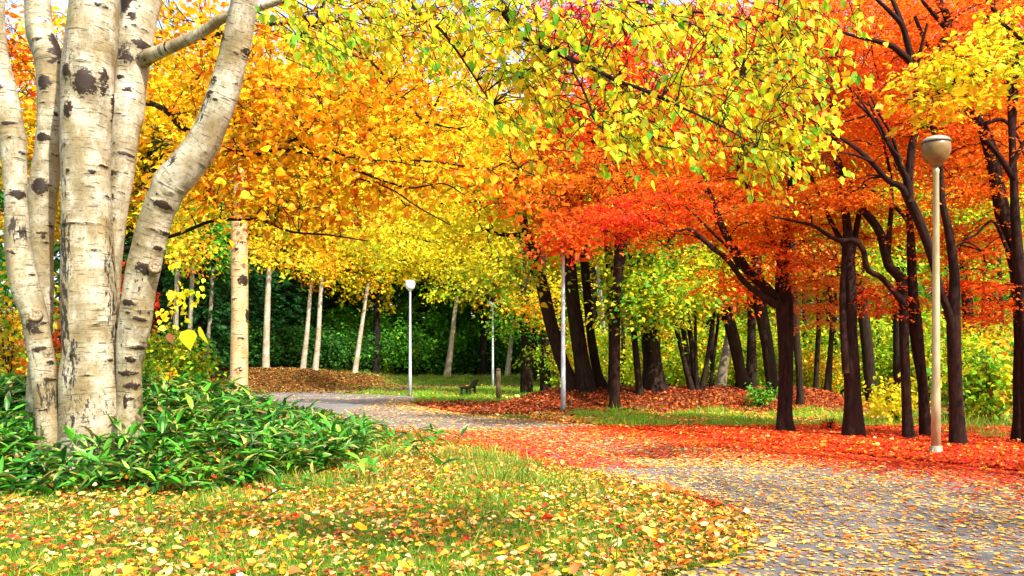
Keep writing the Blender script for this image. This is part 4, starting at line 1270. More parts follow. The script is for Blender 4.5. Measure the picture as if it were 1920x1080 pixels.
tree('maple_tree', 'tall scarlet maple behind the overhanging yellow branch, over the rise', 'tree', MG,
     [([(1170, -60, 6), (1168, 120, 9), (1165, 300, 11), (1164, 455, 12), (1158, 520, 9), (1155, 620, 8.5), (1153, 738, 10)], 25.0)], MAPLE_BARK,
     [(1120, 40, 130, 70, 24, 1.5, 37, 'red'), (1220, 170, 150, 90, 23.5, 1.6, 47, 'redorange'), (1060, 230, 110, 80, 24, 1.5, 34, 'redorange'), (1330, 60, 150, 80, 24, 1.6, 37, 'redorange'), (1300, 200, 120, 70, 23, 1.4, 28, 'red'), (1430, 140, 120, 90, 24, 1.5, 31, 'orange'), (1160, 300, 110, 50, 24, 1.2, 22, 'orange'), (1480, 30, 120, 60, 24, 1.3, 23, 'redorange')], seed=16,
     limbs=[([(1166, 330, 8), (1230, 240, 6), (1320, 170, 4), (1420, 120, 2)], (25, 24)), ([(1166, 350, 7), (1110, 260, 5), (1060, 180, 3)], (25, 24))], pr=0.75, n_each=120, size=0.092, kind='kite', flat=.10, droop=.35, tilt=.5, twig_r=(.03, .008), up=4)

# ------------------------------------------------------------------ yellow spray from a tree off the right edge
tree('elm_tree', 'pale yellow leaved tree whose branch reaches in at the upper right before the maples', 'tree', None,
     [([(2080, -100, 10), (2090, 200, 16), (2100, 600, 20), (2105, 900, 24)], 10.2)], WOOD_BARK,
     [(1810, 140, 110, 60, 10.2, .7, 46, 'yellow'), (1740, 200, 60, 50, 10.0, .5, 20, 'amber_yel'), (1890, 60, 80, 50, 10.4, .6, 24, 'yellow'), (1760, 130, 70, 40, 10, .5, 18, 'amber_yel'), (2020, 60, 130, 120, 10.4, 1, 40, 'yellow')],
     pr=0.24, n_each=15, size=0.075, kind='birch', tilt=.5, flat=.2, spur=2, twig_r=(.012, .003), seed=21, up=2.5,
     limbs=[([(2088, 250, 9), (2000, 150, 6), (1930, 120, 4.5), (1860, 130, 3.4), (1800, 150, 2.5), (1740, 190, 1.4)], (10.2, 10)), ([(1960, 130, 4), (1900, 60, 3), (1850, 30, 1.5)], (10.2, 10.3))])

# ================================================================== DARK TRUNKS ON THE RISE
WG = 'dark trunks standing on the leafy rise'
WK = dict(pr=0.8, n_each=46, size=0.13, kind='birch', flat=0.25, droop=.3, tilt=.7, twig_r=(.03, .008), spur=2, up=3.4, rough=.03, flute=.03, seg=18)
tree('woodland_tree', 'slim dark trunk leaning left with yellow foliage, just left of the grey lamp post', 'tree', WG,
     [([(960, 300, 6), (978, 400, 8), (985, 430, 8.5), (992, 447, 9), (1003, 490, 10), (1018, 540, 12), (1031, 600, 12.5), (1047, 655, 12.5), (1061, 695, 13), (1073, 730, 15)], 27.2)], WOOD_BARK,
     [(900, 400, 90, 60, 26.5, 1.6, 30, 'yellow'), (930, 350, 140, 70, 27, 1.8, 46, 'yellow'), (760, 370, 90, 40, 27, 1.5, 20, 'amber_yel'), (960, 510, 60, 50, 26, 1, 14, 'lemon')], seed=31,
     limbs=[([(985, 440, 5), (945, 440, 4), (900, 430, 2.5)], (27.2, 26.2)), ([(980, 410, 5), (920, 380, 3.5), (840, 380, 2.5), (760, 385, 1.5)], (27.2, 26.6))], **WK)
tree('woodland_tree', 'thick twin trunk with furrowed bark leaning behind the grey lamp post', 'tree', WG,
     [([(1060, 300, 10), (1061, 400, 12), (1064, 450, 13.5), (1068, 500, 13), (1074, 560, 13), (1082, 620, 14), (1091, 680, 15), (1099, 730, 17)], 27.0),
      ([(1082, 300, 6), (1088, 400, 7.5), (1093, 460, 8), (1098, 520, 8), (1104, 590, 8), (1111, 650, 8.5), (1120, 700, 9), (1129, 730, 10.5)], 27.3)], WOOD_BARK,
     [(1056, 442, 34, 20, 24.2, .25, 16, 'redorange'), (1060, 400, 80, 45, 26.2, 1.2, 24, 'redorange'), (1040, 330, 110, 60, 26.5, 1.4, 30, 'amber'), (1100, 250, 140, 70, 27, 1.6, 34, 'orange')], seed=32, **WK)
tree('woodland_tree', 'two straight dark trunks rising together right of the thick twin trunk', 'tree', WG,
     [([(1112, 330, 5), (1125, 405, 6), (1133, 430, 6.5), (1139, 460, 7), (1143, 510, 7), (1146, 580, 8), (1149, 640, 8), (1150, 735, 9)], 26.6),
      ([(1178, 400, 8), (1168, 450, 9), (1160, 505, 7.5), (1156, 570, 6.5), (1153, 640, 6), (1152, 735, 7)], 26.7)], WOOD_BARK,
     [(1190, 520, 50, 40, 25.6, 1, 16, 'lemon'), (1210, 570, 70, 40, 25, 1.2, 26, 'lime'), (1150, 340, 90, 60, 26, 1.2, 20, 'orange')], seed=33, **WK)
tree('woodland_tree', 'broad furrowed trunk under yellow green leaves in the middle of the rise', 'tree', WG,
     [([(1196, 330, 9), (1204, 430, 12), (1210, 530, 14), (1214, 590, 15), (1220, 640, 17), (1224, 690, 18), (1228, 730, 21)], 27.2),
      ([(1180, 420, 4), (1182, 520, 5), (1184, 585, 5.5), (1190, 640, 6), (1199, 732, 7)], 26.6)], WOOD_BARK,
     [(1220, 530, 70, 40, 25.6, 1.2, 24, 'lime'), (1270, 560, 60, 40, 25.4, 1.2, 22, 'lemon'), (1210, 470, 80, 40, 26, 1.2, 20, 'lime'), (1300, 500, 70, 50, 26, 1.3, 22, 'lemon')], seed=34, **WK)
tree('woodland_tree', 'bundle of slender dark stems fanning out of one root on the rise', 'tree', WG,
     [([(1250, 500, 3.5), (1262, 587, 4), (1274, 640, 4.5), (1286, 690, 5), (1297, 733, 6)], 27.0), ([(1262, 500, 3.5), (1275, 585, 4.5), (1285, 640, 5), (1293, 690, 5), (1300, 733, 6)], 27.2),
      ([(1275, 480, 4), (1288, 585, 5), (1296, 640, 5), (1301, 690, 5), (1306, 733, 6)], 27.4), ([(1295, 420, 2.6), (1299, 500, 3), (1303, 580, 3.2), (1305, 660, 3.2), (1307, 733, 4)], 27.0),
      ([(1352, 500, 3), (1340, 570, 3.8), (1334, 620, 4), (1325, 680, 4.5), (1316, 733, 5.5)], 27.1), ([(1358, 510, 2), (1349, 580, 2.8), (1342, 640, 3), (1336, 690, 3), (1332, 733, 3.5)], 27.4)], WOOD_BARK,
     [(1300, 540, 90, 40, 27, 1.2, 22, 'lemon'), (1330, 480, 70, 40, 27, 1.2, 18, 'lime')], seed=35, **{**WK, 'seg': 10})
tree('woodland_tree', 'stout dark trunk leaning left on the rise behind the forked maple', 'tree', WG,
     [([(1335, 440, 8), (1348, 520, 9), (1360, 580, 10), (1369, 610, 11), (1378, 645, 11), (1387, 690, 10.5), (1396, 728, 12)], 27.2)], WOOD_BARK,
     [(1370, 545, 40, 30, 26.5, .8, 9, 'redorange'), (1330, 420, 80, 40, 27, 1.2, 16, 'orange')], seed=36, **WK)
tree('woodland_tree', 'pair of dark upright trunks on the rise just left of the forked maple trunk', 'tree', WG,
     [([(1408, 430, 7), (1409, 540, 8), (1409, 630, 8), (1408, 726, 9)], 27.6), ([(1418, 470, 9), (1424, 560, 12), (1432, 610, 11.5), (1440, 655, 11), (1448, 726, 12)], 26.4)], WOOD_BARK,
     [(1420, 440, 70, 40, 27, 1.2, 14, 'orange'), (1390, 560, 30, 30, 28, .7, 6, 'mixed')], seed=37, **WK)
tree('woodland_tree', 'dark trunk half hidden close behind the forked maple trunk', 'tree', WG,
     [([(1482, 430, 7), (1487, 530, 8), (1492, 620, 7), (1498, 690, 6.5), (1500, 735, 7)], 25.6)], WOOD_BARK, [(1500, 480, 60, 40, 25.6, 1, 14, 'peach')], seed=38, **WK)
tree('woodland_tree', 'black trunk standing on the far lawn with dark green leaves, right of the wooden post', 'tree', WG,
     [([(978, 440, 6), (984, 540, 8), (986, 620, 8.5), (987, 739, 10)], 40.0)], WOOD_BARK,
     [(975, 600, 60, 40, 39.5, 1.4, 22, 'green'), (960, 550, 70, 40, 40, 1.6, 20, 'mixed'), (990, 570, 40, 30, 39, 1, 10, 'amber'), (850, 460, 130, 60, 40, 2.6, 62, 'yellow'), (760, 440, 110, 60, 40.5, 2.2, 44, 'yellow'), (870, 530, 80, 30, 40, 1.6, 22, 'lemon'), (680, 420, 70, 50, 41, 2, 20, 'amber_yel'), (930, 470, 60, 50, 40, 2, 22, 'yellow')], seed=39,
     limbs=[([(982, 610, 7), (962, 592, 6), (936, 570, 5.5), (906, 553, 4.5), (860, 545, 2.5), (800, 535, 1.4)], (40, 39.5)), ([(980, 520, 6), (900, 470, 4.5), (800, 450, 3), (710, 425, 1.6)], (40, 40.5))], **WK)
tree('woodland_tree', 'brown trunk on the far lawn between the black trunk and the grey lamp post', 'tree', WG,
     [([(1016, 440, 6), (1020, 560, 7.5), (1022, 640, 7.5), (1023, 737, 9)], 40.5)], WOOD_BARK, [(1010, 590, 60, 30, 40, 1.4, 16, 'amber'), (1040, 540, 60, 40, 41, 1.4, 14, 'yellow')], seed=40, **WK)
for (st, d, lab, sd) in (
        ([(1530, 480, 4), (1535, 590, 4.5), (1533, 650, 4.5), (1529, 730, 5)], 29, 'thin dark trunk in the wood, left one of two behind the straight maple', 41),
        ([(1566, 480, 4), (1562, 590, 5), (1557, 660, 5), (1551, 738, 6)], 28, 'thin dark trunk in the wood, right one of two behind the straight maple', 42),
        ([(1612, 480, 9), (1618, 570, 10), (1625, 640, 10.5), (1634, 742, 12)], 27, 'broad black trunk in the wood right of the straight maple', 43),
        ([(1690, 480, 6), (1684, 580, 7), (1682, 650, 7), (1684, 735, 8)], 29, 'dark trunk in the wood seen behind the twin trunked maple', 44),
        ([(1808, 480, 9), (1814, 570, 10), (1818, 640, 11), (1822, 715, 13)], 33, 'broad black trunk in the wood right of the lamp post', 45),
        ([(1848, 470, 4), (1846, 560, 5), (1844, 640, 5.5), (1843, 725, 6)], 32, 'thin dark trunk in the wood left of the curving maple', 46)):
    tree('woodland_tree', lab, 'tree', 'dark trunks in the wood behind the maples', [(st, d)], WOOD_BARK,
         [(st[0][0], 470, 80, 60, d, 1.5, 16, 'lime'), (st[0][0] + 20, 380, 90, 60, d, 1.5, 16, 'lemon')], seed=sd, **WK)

DW = [(1170, 33, 4, -6), (1248, 36, 5, 8), (1335, 34, 4, 4), (1385, 38, 6, -5), (1462, 36, 5, 6), (1512, 34, 4, -8), (1580, 36, 5, 3), (1650, 33, 6, -4), (1672, 36, 4, 9), (1715, 34, 5, -3), (1768, 36, 5, 5), (1880, 34, 5, -6), (1905, 36, 4, 4), (1230, 44, 5, 2), (1420, 44, 5, -3), (1600, 44, 5, 4), (1790, 42, 5, 2)]
DWL = ['thin dark trunk deep behind the %s' % w for w in ('slender trunk right of the two straight trunks', 'gap right of the broad furrowed trunk', 'right side of the fanning stems', 'stout leaning trunk', 'forked maple', 'gap left of the two thin trunks',
       'straight maple, near one', 'broad black trunk, near one', 'left side of the twin trunked maple', 'right side of the twin trunked maple', 'maple next to the lamp post', 'left side of the curving maple', 'curving maple itself', 'broad furrowed trunk', 'pair of upright trunks', 'straight maple, far one', 'tall lamp post, far one')]
for i, ((px, d, r, ln), lab) in enumerate(zip(DW, DWL)):
    gy = HYP - (hz((px - CXP) / FPX * d, d) - EYE) / d * FPX
    tree('woodland_tree', lab, 'tree', 'dark trunks in the wood behind the maples', [([(px + ln * 2, 380, r * .7), (px + ln * 1.2, 480, r * .8), (px + ln * .4, 600, r * .9), (px, gy, r)], d)], DEEP_BARK,
         [(px + ln * 2, 400, 70, 50, d, 1.5, 10, 'lime')], seed=100 + i, **{**WK, 'seg': 9})

# ================================================================== PALE BIRCHES
tree('birch_tree', 'single tan birch trunk standing behind the bamboo grass right of the big birch', 'tree', None,
     [([(452, 300, 11), (450, 380, 13), (449, 420, 15), (449, 500, 15.5), (449.5, 600, 15.5), (449, 660, 16), (448, 720, 17), (448, 765, 18)], 26.0)], BIRCH_TAN,
     [(470, 350, 120, 60, 26, 1.5, 30, 'amber'), (540, 470, 60, 50, 27, 1.2, 14, 'amber_yel')], seed=51, pr=.7, n_each=40, size=.12, kind='birch', tilt=.7, flat=.3, up=4, seg=36, step=.035, rough=.015, flute=.01, flare=1.1,
     marks=[(456, 526, 11, 11, 1.1), (462, 592, 5, 13, 1.1), (443, 470, 6, 4, 1), (453, 635, 9, 2.5, .9), (449, 694, 9, 8, .62), (440, 560, 6, 2.5, .9), (455, 455, 7, 2.5, .9), (446, 506, 8, 2, .8)])
for i, (st, d, lab, pal) in enumerate((
        ([(505, 500, 4), (502, 560, 5.5), (500, 620, 6), (498, 692, 6.5)], 49, 'short pale birch on the far bank nearest the tan birch', 'amber_yel'),
        ([(585, 520, 3), (580, 570, 3.6), (576, 620, 4.2), (568, 698, 5)], 50, 'left of two thin pale birches close together on the far bank', 'mixed'),
        ([(604, 520, 3.4), (600, 570, 4), (597, 630, 4.6), (591, 700, 5.5)], 49.5, 'right of two thin pale birches close together on the far bank', 'amber'),
        ([(690, 530, 3), (683, 580, 3.4), (677, 620, 4), (665, 704, 5)], 53, 'slender pale birch leaning right before the dark shrubs', 'mixed'),
        ([(858, 550, 3.4), (851, 600, 4.2), (846, 650, 5.2), (838, 711, 6.2)], 61, 'white birch leaning right beyond the lawn left of the bench', 'lemon'),
        ([(970, 560, 3), (963, 610, 3.6), (957, 650, 4.2), (951, 710, 5)], 61, 'white birch leaning right beyond the lawn behind the wooden post', 'lemon'),
        ([(333, 480, 4), (331, 560, 4.4), (329, 640, 5), (328, 712, 6)], 40, 'leftmost of three grey birch stems in the dark gap beside the big birch', 'mixed'),
        ([(361, 500, 3.4), (358, 580, 4), (355, 650, 4.2), (354, 712, 5)], 43, 'middle one of three grey birch stems in the dark gap beside the big birch', 'mixed'),
        ([(399, 500, 3.2), (395, 580, 3.6), (390, 640, 4), (386, 694, 5)], 45, 'rightmost of three grey birch stems in the dark gap beside the big birch', 'green'),
        ([(1374, 560, 5), (1366, 630, 7), (1358, 680, 9), (1350, 731, 11)], 29.5, 'pale grey birch trunk leaning right among the dark trunks on the rise', 'lemon'),
        ([(1118, 480, 3), (1126, 560, 3.4), (1132, 620, 3.8), (1138, 700, 4.5)], 34, 'thin pale birch stem leaning left behind the thick twin trunk', 'lemon'))):
    tree('birch_tree', lab, 'tree', 'pale birches at the edge of the wood', [(st, d)], BIRCH_GREY if i in (6, 7, 8, 9) else BIRCH_FAR,
         [(st[0][0] + 5, st[0][1] - 30, 40, 40, d, 1.5, 16, pal), (st[0][0] - 10, st[0][1] - 90, 60, 50, d, 2, 20, pal)], seed=60 + i, pr=.8, n_each=40, size=.17, kind='birch', tilt=.8, flat=.4, up=3, seg=12, step=.12, rough=.02, flute=.01, flare=1.15)


# ================================================================== WOODS BEHIND: generic trees, copied
def copy_thing(root, loc, rz, s, label, group=None):
    c = root.copy(); COL.objects.link(c)
    c.location = loc; c.rotation_euler = (0, 0, rz); c.scale = (s, s, s)
    c['label'] = label
    if group:
        c['group'] = group
    for ch in list(root.children):
        k = ch.copy(); COL.objects.link(k); k.parent = c
        for g in list(ch.children):
            h = g.copy(); COL.objects.link(h); h.parent = k
    return c


def generic_tree(name, label, cat, group, loc, H, W, z0, npad, n_each, size, pal, kind='birch', seed=0, bark=DEEP_BARK, pr=0.9, flat=.3, tilt=.8):
    root = thing(name, loc, label, cat, group)
    tb = Tubes()
    lean = rng.normal(0, 0.4, 2)
    c, _ = tb.add([(lean[0], lean[1], H * .92), (lean[0] * .5, lean[1] * .4, H * .5), (0.05, 0, H * .2), (0, 0, 0), (0, 0, -.3)], [H * .003, H * .008, H * .012, H * .016, H * .02], 10, 0.4, .03, .03, seed=seed)
    tb.build('trunk', bark, root)
    nodes = [p for p in c if p[2] > z0 * 0.8]
    b = in_ball(npad)
    pads = np.stack([b[:, 0] * W, b[:, 1] * W, z0 + (H - z0) * (0.5 + 0.5 * b[:, 2])], -1)
    tw = Tubes()
    grow(tw, nodes, pads, .04, .01, .1, 12)
    L = flat_pads(pads, [pal] * npad, pr, n_each, size, kind, flat, .3, tilt, (tw, 1), .004)
    crown_object('crown', 'branches', L, kind, tw, root)
    return root


def conifer(label, group, loc, H, W, seed):
    root = thing('spruce_tree', loc, label, 'tree', group)
    tb = Tubes()
    tb.add([(0, 0, H), (0, 0, H * .5), (0, 0, 0), (0, 0, -.3)], [.02, H * .008, H * .015, H * .018], 10, .5, .03)
    tb.build('trunk', WOOD_BARK, root)
    Pn, A = [], []
    tw = Tubes()
    z = 0.6
    while z < H:
        R = W * (1 - z / H) ** .8 + .15
        nb = rng.integers(7, 11)
        a0 = rng.uniform(0, 6)
        for k in range(nb):
            a = a0 + k * 6.283 / nb + rng.normal(0, .2)
            L = R * rng.uniform(.75, 1.15)
            d = np.array([math.cos(a), math.sin(a), 0])
            e = d * L + np.array([0, 0, z - .28 * L])
            tw.add([(0, 0, z), d * L * .5 + np.array([0, 0, z - .02 * L]), e], [.02, .012, .004], 3, .8, cap=False)
            n = max(4, int(L * 20))
            t = rng.random(n)[:, None] ** .7
            p = np.array([0, 0, z]) * (1 - t) + e * t + rng.normal(0, .09, (n, 3)) * np.array([1, 1, .7])
            Pn.append(p)
            side = np.cross(d, [0, 0, 1]) * rng.choice([-1, 1], n)[:, None]
            A.append(unit(d * .8 + side * rng.uniform(.2, .9, (n, 1)) + np.array([0, 0, -.35]) + rng.normal(0, .15, (n, 3))))
        z += H * .032 * rng.uniform(.7, 1.3)
    pos = np.concatenate(Pn); al = np.concatenate(A); n = len(pos)
    nr = unit(np.array([0, 0, 1.]) + rng.normal(0, .35, (n, 3)))
    col = pick([(0.012, 0.060, 0.014, 5), (0.02, 0.10, 0.02, 4), (0.04, 0.16, 0.03, 1.5)], n)
    crown_object('crown', 'branches', (pos, al, nr, rng.uniform(.22, .42, n), col), 'needle', tw, root, merge=True)
    return root


def on(px, d):
    x = (px - CXP) / FPX * d
    return (x, d, hz(x, d))


for (x_, y_, H_, pal_, lab_) in ((12.6, 12.5, 9.0, 'orange', 'unseen maple outside the right edge, added to shade the near path'), (8.8, 2.4, 10.0, 'redorange', 'unseen maple beside the near path, added for its shade'), (11.8, 5.4, 10.5, 'orange', 'big unseen maple set back on the right, added to shade the path'), (6.6, -1.6, 9.5, 'orange', 'unseen maple behind the viewer, added to shade the path')):
    generic_tree('maple_tree', lab_, 'tree', MG, (x_, y_, 0), H_, 3.0, 3.4, 110, 60, .085, pal_, 'kite', seed=int(x_ * 10), bark=MAPLE_BARK, pr=.7, flat=.1, tilt=.5)  # maples out of view, added to cast shade on the near path

SG = 'dark spruces beyond the path'
c0 = conifer('dark green spruce in the gap between the big birch and the tan birch', SG, on(375, 46), 13, 2.6, 1)
for (px, d, s, rz, lab) in ((300, 50, 1.15, 1, 'dark spruce behind the big birch stems'), (455, 54, 1.1, 2, 'dark spruce directly behind the tan birch trunk'), (540, 58, 1.2, 3, 'dark spruce behind the short pale birch'),
                            (640, 66, 1.0, 4, 'dark spruce behind the two thin pale birches'), (780, 70, 1.0, 5, 'dark spruce behind the slim lamp post with the white globe'), (230, 56, 1.2, 6, 'dark spruce farthest left among the birch stems')):
    copy_thing(c0, on(px, d), rz, s, lab, SG)


def shrub(name, label, group, loc, H, W, D, npad, n_each, size, pal, kind='birch', pr=.35, seed=0, cat='shrub', tilt=.8, ground=True):
    root = thing(name, loc, label, cat, group)
    tb = Tubes()
    nodes = [np.array([0, 0, .1])]
    for k in range(6):
        a = rng.uniform(0, 6.28); r = rng.uniform(.2, .6)
        c, _ = tb.add([(rng.normal(0, .06), rng.normal(0, .06), -.1), (math.cos(a) * W * r * .4, math.sin(a) * D * r * .4, H * .45), (math.cos(a) * W * r, math.sin(a) * D * r, H * .85)], [.016, .011, .004], 5, .25, .05, seed=seed + k)
        nodes += list(c[1:])
    tb.build('stems', TWIG, root)
    b = in_ball(npad)
    pads = np.stack([b[:, 0] * W, b[:, 1] * D, H * (.52 + .48 * b[:, 2])], -1)
    tw = Tubes()
    grow(tw, nodes, pads, .008, .003, .1)
    L = flat_pads(pads, [pal] * npad, pr, n_each, size, kind, .45, .2, tilt, (tw, 1), .002)
    L[0][:, 2] = np.maximum(L[0][:, 2], .03)
    crown_object('foliage', 'twigs', L, kind, tw, root)
    return root


# dark green undergrowth in front of the spruces
UG = 'dark green shrubs under the wood beyond the lawn'
u0 = shrub('shrub', 'broad dark shrub behind the two thin pale birches', UG, on(600, 54), 2.6, 2.4, 1.4, 70, 42, .17, 'dark', seed=70, pr=.55)
u1 = shrub('shrub', 'mid green shrub behind the slender leaning birch', UG, on(720, 60), 4.2, 2.8, 1.6, 90, 42, .19, 'green', seed=71, pr=.6)
for (px, d, src, s, rz, lab) in ((400, 50, u0, 1.0, 1, 'dark shrub behind the rightmost grey birch stem'), (470, 53, u0, 1.1, 2, 'dark shrub right behind the tan birch trunk'), (535, 54, u0, 1.0, 4, 'dark shrub right of the short pale birch'), (665, 58, u0, 1.1, 5, 'dark shrub at the foot of the slender leaning birch'),
                                 (640, 60, u1, 1.0, 2, 'green shrub between the thin birches and the slender leaning birch'), (800, 64, u1, 1.1, 3, 'green shrub left of the first leaning white birch'), (870, 66, u1, .9, 4, 'green shrub just behind the first leaning white birch'), (760, 63, u0, 1.2, 1, 'dark shrub behind the slim lamp post foot'),
                                 (830, 65, u0, 1.2, 2, 'dark shrub behind the first leaning white birch'), (900, 66, u0, 1.2, 3, 'dark shrub behind the bench'), (960, 67, u0, 1.2, 4, 'dark shrub behind the second leaning white birch'), (1010, 66, u1, .8, 5, 'green shrub behind the brown trunk on the far lawn'),
                                 (1050, 66, u0, 1.2, 6, 'dark shrub behind the grey lamp post'), (930, 68, u1, 1.2, 1, 'green shrub behind the small distant lamp post'), (560, 60, u1, 1.0, 6, 'green shrub behind the left of the two thin birches'), (340, 47, u0, 1.0, 3, 'dark shrub in the gap beside the big birch')):
    copy_thing(src, on(px, d), rz, s, lab, UG)

# yellow-green undergrowth behind the rise and the maples
YG = 'yellow green shrubs in the wood behind the maples'
y0 = shrub('shrub', 'lime shrub behind the broad furrowed trunk', YG, on(1200, 34), 3.2, 2.2, 1.3, 52, 46, .13, 'lime', seed=72, pr=.42)
y1 = shrub('shrub', 'yellow shrub behind the fanning slender stems', YG, on(1320, 35), 3.6, 2.2, 1.3, 52, 46, .13, 'lemon', seed=73, pr=.42)
y2 = shrub('shrub', 'mixed orange and green shrub behind the two straight trunks', YG, on(1120, 36), 3.2, 2.0, 1.3, 48, 46, .13, 'mixed', seed=74, pr=.42)
k = 0
for (px, d, src, s, lab) in ((1160, 33, y1, .8, 'low yellow shrub at the foot of the two straight trunks'), (1260, 36, y2, 1.1, 'mixed shrub left of the fanning slender stems'), (1380, 36, y0, 1.1, 'lime shrub behind the pale grey birch on the rise'), (1440, 34, y1, 1.0, 'yellow shrub right behind the forked maple'), (1510, 33, y0, .9, 'lime shrub left of the two thin dark trunks'),
                             (1545, 31, y2, .7, 'low mixed shrub between the two thin dark trunks'), (1580, 34, y1, 1.0, 'yellow shrub behind the straight maple trunk'), (1660, 31, y0, .9, 'lime shrub between the broad black trunk and the twin maple'), (1740, 30, y0, 1.0, 'lime shrub behind the tall lamp post'), (1830, 28, y1, .9, 'yellow shrub right of the tall lamp post'),
                             (1900, 27, y2, .9, 'mixed shrub behind the curving maple'), (1240, 42, y1, 1.4, 'tall yellow shrub deep behind the broad furrowed trunk'), (1420, 42, y0, 1.4, 'tall lime shrub deep behind the forked maple'), (1620, 40, y2, 1.4, 'tall mixed shrub deep behind the broad black trunk'), (1760, 40, y1, 1.4, 'tall yellow shrub deep behind the lamp post'), (1900, 38, y0, 1.4, 'tall lime shrub deep behind the curving maple'),
                             (1080, 40, y0, 1.1, 'lime shrub behind the thick twin trunk'), (1340, 48, y1, 1.7, 'tallest yellow shrub deep behind the fanning stems'), (1540, 48, y0, 1.7, 'tallest lime shrub deep behind the thin dark trunks'), (1150, 48, y1, 1.6, 'tall yellow shrub deep behind the two straight trunks')):
    k += 1
    copy_thing(src, on(px, d), k * 1.3, s, lab, YG)

# nearer plants
shrub('shrub', 'light green feathery shrub with some orange leaves close right of the big birch', None, on(330, 14.6), 1.30, .62, .45, 90, 40, .075, 'lime', 'diamond', .2, 80)
shrub('shrub', 'low yellow leaved shrub in the bamboo grass at the birch foot', None, on(300, 13.4), .60, .55, .4, 24, 24, .06, 'amber_yel', 'birch', .2, 81)
shrub('shrub', 'orange and red shrub at the left edge behind the birch stems', None, on(20, 15.5), 2.9, .9, .8, 90, 26, .085, 'mixed', 'birch', .32, 82)
shrub('shrub', 'small scarlet leaved shrub seen between the middle and right birch stems', None, on(225, 17), 3.3, .55, .5, 60, 26, .085, 'red', 'birch', .3, 83)
shrub('shrub', 'crimson shrub glimpsed low between the two left birch stems', None, on(105, 17.5), 2.6, .6, .5, 56, 26, .085, 'redorange', 'birch', .3, 84)
shrub('shrub', 'yellow leaved shrub at the foot of the twin trunked maple', None, on(1680, 20.5), 1.1, .8, .5, 34, 18, .11, 'yellow', 'birch', .28, 85)
shrub('shrub', 'broad leaved green shrub right of the maple behind the lamp post', None, on(1850, 20), 2.0, 1.1, .7, 60, 22, .14, 'lime', 'birch', .35, 86)
shrub('shrub', 'orange shrub low beside the curving maple', None, on(1905, 21), 1.8, .6, .5, 40, 22, .11, 'peach', 'birch', .3, 87)
shrub('seedling', 'tiny red brown seedling on the grass left of the straight maple', None, on(1556, 18.2), .36, .16, .14, 10, 12, .05, [(0.18, .02, .015, 3), (.3, .05, .02, 2)] and 'red', 'birch', .08, 88, cat='seedling')
shrub('shrub', 'small dark green bush on the rise at the foot of the leaning trunk', None, on(1430, 25.4), .7, .5, .35, 24, 22, .08, 'green', 'birch', .2, 89)


def sapling():
    """Thin sapling between the birch and the spruce gap: small round yellow leaves and two large ones."""
    d = 9.9
    bx, by, bz = on(300, d)
    root = thing('sapling', (bx, by, bz), 'thin sapling with small round yellow leaves just right of the big birch', 'sapling')
    base = np.array([bx, by, bz])
    tb = Tubes()
    st = [P(300, 860, d), P(312, 760, d), P(322, 660, d), P(330, 560, d), P(336, 480, d), P(340, 400, d)]
    st[0][2] = bz - .05
    tb.add(st, [.005, .0045, .004, .0035, .003, .002], 5, .1)
    nodes = st[2:]
    for a, b in (((330, 560), (372, 545)), ((322, 640), (352, 625)), ((336, 500), (312, 470)), ((340, 430), (356, 412)), ((345, 620), (382, 612))):
        tb.add([P(*a, d), (P(*a, d) + P(*b, d)) / 2 + [0, 0, .02], P(*b, d - .05)], [.004, .003, .0015], 4, .1, cap=False)
    tb.build('stem', TWIG, root, base)
    pads, _ = clump_pads([(328, 570, 34, 50, d, .15, 16, 'yellow'), (340, 470, 28, 40, d, .15, 10, 'yellow'), (350, 540, 34, 30, d, .12, 9, 'yellow')])
    L = hang_sprigs(pads, ['yellow'] * len(pads), .08, 4, .062, Tubes(), (0, 0, -1), .5)
    link('foliage', leaves_mesh('foliage', L[0] - base, *L[1:], 'birch'), LEAF, root)
    pos = np.array([P(352, 618, d - .1), P(372, 613, d - .1), P(316, 625, d - .05)])
    al = np.array([(.1, 0, -1), (.55, 0, -1), (.3, 0, -.8)], float)
    nr = np.array([(.1, -1, .15), (-.9, -.5, .1), (.3, -1, .2)], float)
    link('large_leaf', leaves_mesh('large_leaf', pos - base, al, nr, np.array([.23, .22, .13]), np.array([YEL, LEM, BRN]), 'birch'), LEAF, root)


sapling()


def fallen_branch(label, pts, r):
    root_pts = np.array([(x, y, hz(x, y) + z) for x, y, z in pts])
    base = root_pts[0]
    tb = Tubes()
    tb.add(root_pts, np.linspace(r, r * .4, len(pts)), 7, .08, .08, seed=int(abs(pts[0][0]) * 100))
    m = root_pts[len(pts) // 2]
    tb.add([m, m + np.array([.12, .1, .09]), m + np.array([.3, .14, .10])], [r * .6, r * .45, r * .2], 5, .08)
    o = tb.build('fallen_branch', WOOD_BARK, None, base)
    o.location = base
    tag(o, label, 'branch')


fallen_branch('thin dark branch lying on the leafy slope of the rise', [(2.75, 24.3, .03), (3.1, 24.4, .10), (3.45, 24.5, .12), (3.75, 24.3, .05)], .03)
fallen_branch('short dark stick lying in the grass in front of the bamboo grass', [(-2.75, 8.9, .02), (-2.6, 8.95, .05), (-2.42, 9.0, .06)], .014)

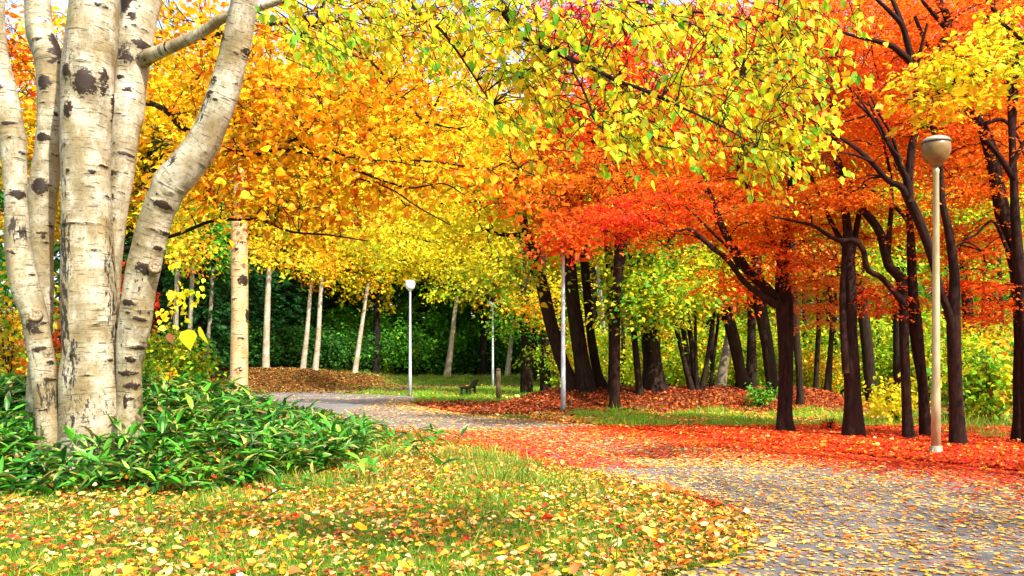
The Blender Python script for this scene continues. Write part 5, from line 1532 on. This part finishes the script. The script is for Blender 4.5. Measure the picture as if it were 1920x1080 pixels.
# tall trees standing behind everything
TG = 'tall yellow and green trees filling the wood'
tY = generic_tree('woodland_tree', 'tall bright yellow tree behind the leaning yellow trunk', 'tree', TG, on(905, 64), 20, 6.0, 5.0, 260, 60, .26, 'yellow', seed=91)
tA = generic_tree('woodland_tree', 'tall amber tree behind the tan birch', 'tree', TG, on(520, 66), 23, 6.2, 7.5, 280, 60, .26, 'amber_yel', seed=92)
tL = generic_tree('woodland_tree', 'tall lime green tree behind the broad furrowed trunk', 'tree', TG, on(1220, 50), 17, 4.5, 3.0, 170, 70, .20, 'lime', seed=93)
tO = generic_tree('woodland_tree', 'tall orange tree high behind the two straight trunks', 'tree', TG, on(1110, 46), 20, 4.5, 8.0, 200, 60, .20, 'orange', seed=94)
tG = generic_tree('woodland_tree', 'dense green tree behind the lawn and the slim lamp post', 'tree', TG, on(740, 68), 15, 5.0, 2.0, 240, 60, .24, 'green', seed=95)
for (px, d, src, s, rz, lab) in ((705, 58, tY, .9, 1, 'tall yellow tree above the slender leaning birch'), (1000, 58, tY, .95, 2, 'tall yellow tree behind the black trunk on the far lawn'), (330, 60, tA, 1.0, 2, 'tall amber tree behind the three grey birch stems'), (120, 52, tA, 0.9, 3, 'tall amber tree behind the left birch stems'), (640, 67, tA, 1.05, 4, 'tall amber tree behind the two thin pale birches'),
                                 (1380, 52, tL, 1.1, 1, 'tall lime tree behind the stout leaning trunk'), (1540, 50, tL, 1.1, 2, 'tall lime tree behind the two thin dark trunks'), (1700, 46, tL, 1.1, 3, 'tall lime tree behind the twin trunked maple'), (1860, 44, tL, 1.1, 4, 'tall lime tree behind the curving maple'), (1300, 60, tY, 1.0, 5, 'tall yellow tree behind the fanning slender stems'),
                                 (1460, 62, tY, 1.0, 6, 'tall yellow tree behind the forked maple'), (1620, 60, tY, 1.0, 1, 'tall yellow tree behind the broad black trunk'), (1800, 58, tY, 1.0, 2, 'tall yellow tree behind the lamp post'), (1330, 42, tO, 1.0, 3, 'tall orange tree high behind the scarlet maple'), (1560, 40, tO, 1.0, 4, 'tall orange tree high behind the straight maple'),
                                 (1780, 36, tO, .95, 5, 'tall orange tree high behind the lamp post maple'), (1960, 36, tO, 1.0, 6, 'tall orange tree at the right edge of the wood'), (215, 50, tA, .95, 4, 'tall amber tree seen between the big birch stems'), (440, 63, tA, 1.1, 5, 'tall amber tree above the tan birch'), (600, 70, tA, 1.25, 6, 'tall amber tree whose crown tops the left half of the wood'), (560, 70, tG, 1.1, 1, 'dense green tree behind the short pale birch'), (880, 74, tG, 1.1, 2, 'dense green tree behind the bench'), (1010, 72, tG, 1.0, 3, 'dense green tree behind the brown trunk on the far lawn'),
                                 (420, 66, tG, 1.2, 4, 'dense green tree behind the tan birch'), (900, 72, tY, 1.2, 4, 'tallest yellow tree above the bench'), (780, 70, tA, 1.2, 5, 'tallest amber tree above the slim lamp post'), (1160, 62, tY, 1.1, 3, 'tallest yellow tree behind the two straight trunks')):
    copy_thing(src, on(px, d), rz, s, lab, TG)


def treeline():
    n = 46000
    x = rng.uniform(-75, 85, n)
    y = 84 + rng.uniform(0, 9, n) + 4 * np.sin(x * .13)
    top = 20 + 5 * np.sin(x * .21) + 3 * np.sin(x * .53 + 1) + 2 * np.sin(x * 1.3)
    z = rng.random(n) ** .85 * top
    pos = np.stack([x, y, z + height(x, y)], -1)
    g = (np.floor((x + 80) / 3.5)).astype(int)
    c = pick([(*DGR, 5), (*GRN, 1.4), (0.10, 0.14, 0.02, 1), (*YEL, .35)], n, g, .7)
    al = unit(rng.normal(0, 1, (n, 3)) + np.array([0, -.3, -.4]))
    o = link('treeline', leaves_mesh('treeline', pos, al, unit(rng.normal(0, 1, (n, 3)) + np.array([0, -.6, .6])), rng.uniform(.7, 1.5, n), c, 'kite'), LEAF)
    tag(o, kind='stuff')


treeline()

# ================================================================== LIGHT
SUN_EL, SUN_AZ = math.radians(45), math.radians(143)      # azimuth clockwise from +Y: sun at the right, a little behind the camera
w = bpy.data.worlds.new('World')
scene.world = w
w.use_nodes = True
nt = w.node_tree
nt.nodes.clear()
sky = nt.nodes.new('ShaderNodeTexSky')
sky.sky_type = 'NISHITA'
sky.sun_disc = False
sky.sun_elevation = SUN_EL
sky.sun_rotation = SUN_AZ
sky.air_density = 1.0
sky.dust_density = 3.0
sky.ozone_density = 0.6
bg = nt.nodes.new('ShaderNodeBackground')
bg.inputs['Strength'].default_value = 0.15
ow = nt.nodes.new('ShaderNodeOutputWorld')
hs = nt.nodes.new('ShaderNodeHueSaturation')
hs.inputs['Saturation'].default_value = 0.55
nt.links.new(sky.outputs[0], hs.inputs['Color'])
nt.links.new(hs.outputs[0], bg.inputs['Color'])
nt.links.new(bg.outputs[0], ow.inputs['Surface'])
sun = bpy.data.lights.new('sun', 'SUN')
sun.energy = 4.0
sun.angle = math.radians(0.6)
sun.color = (1.0, 0.93, 0.80)
so = bpy.data.objects.new('sun', sun)
COL.objects.link(so)
dirv = Vector((math.sin(SUN_AZ) * math.cos(SUN_EL), math.cos(SUN_AZ) * math.cos(SUN_EL), math.sin(SUN_EL)))
so.rotation_euler = dirv.to_track_quat('Z', 'Y').to_euler()
so.location = dirv * 60

cam = bpy.data.cameras.new('camera')
cam.sensor_width = 36
cam.lens = 36 * FPX / 1920
cam.shift_y = (HYP - 540) / 1920
cam.clip_start = 0.1
cam.clip_end = 2000
co = bpy.data.objects.new('camera', cam)
COL.objects.link(co)
co.location = (0, 0, EYE)
co.rotation_euler = (math.radians(90), 0, 0)
scene.camera = co

scene.render.engine = 'CYCLES'
cy = scene.cycles
cy.max_bounces = 6
cy.diffuse_bounces = 3
cy.glossy_bounces = 2
cy.transmission_bounces = 3
cy.transparent_max_bounces = 4
cy.sample_clamp_indirect = 6
cy.use_denoising = True
vs = scene.view_settings
vs.view_transform = 'Standard'
vs.look = 'None'
vs.gamma = 1
vs.exposure = 1.3
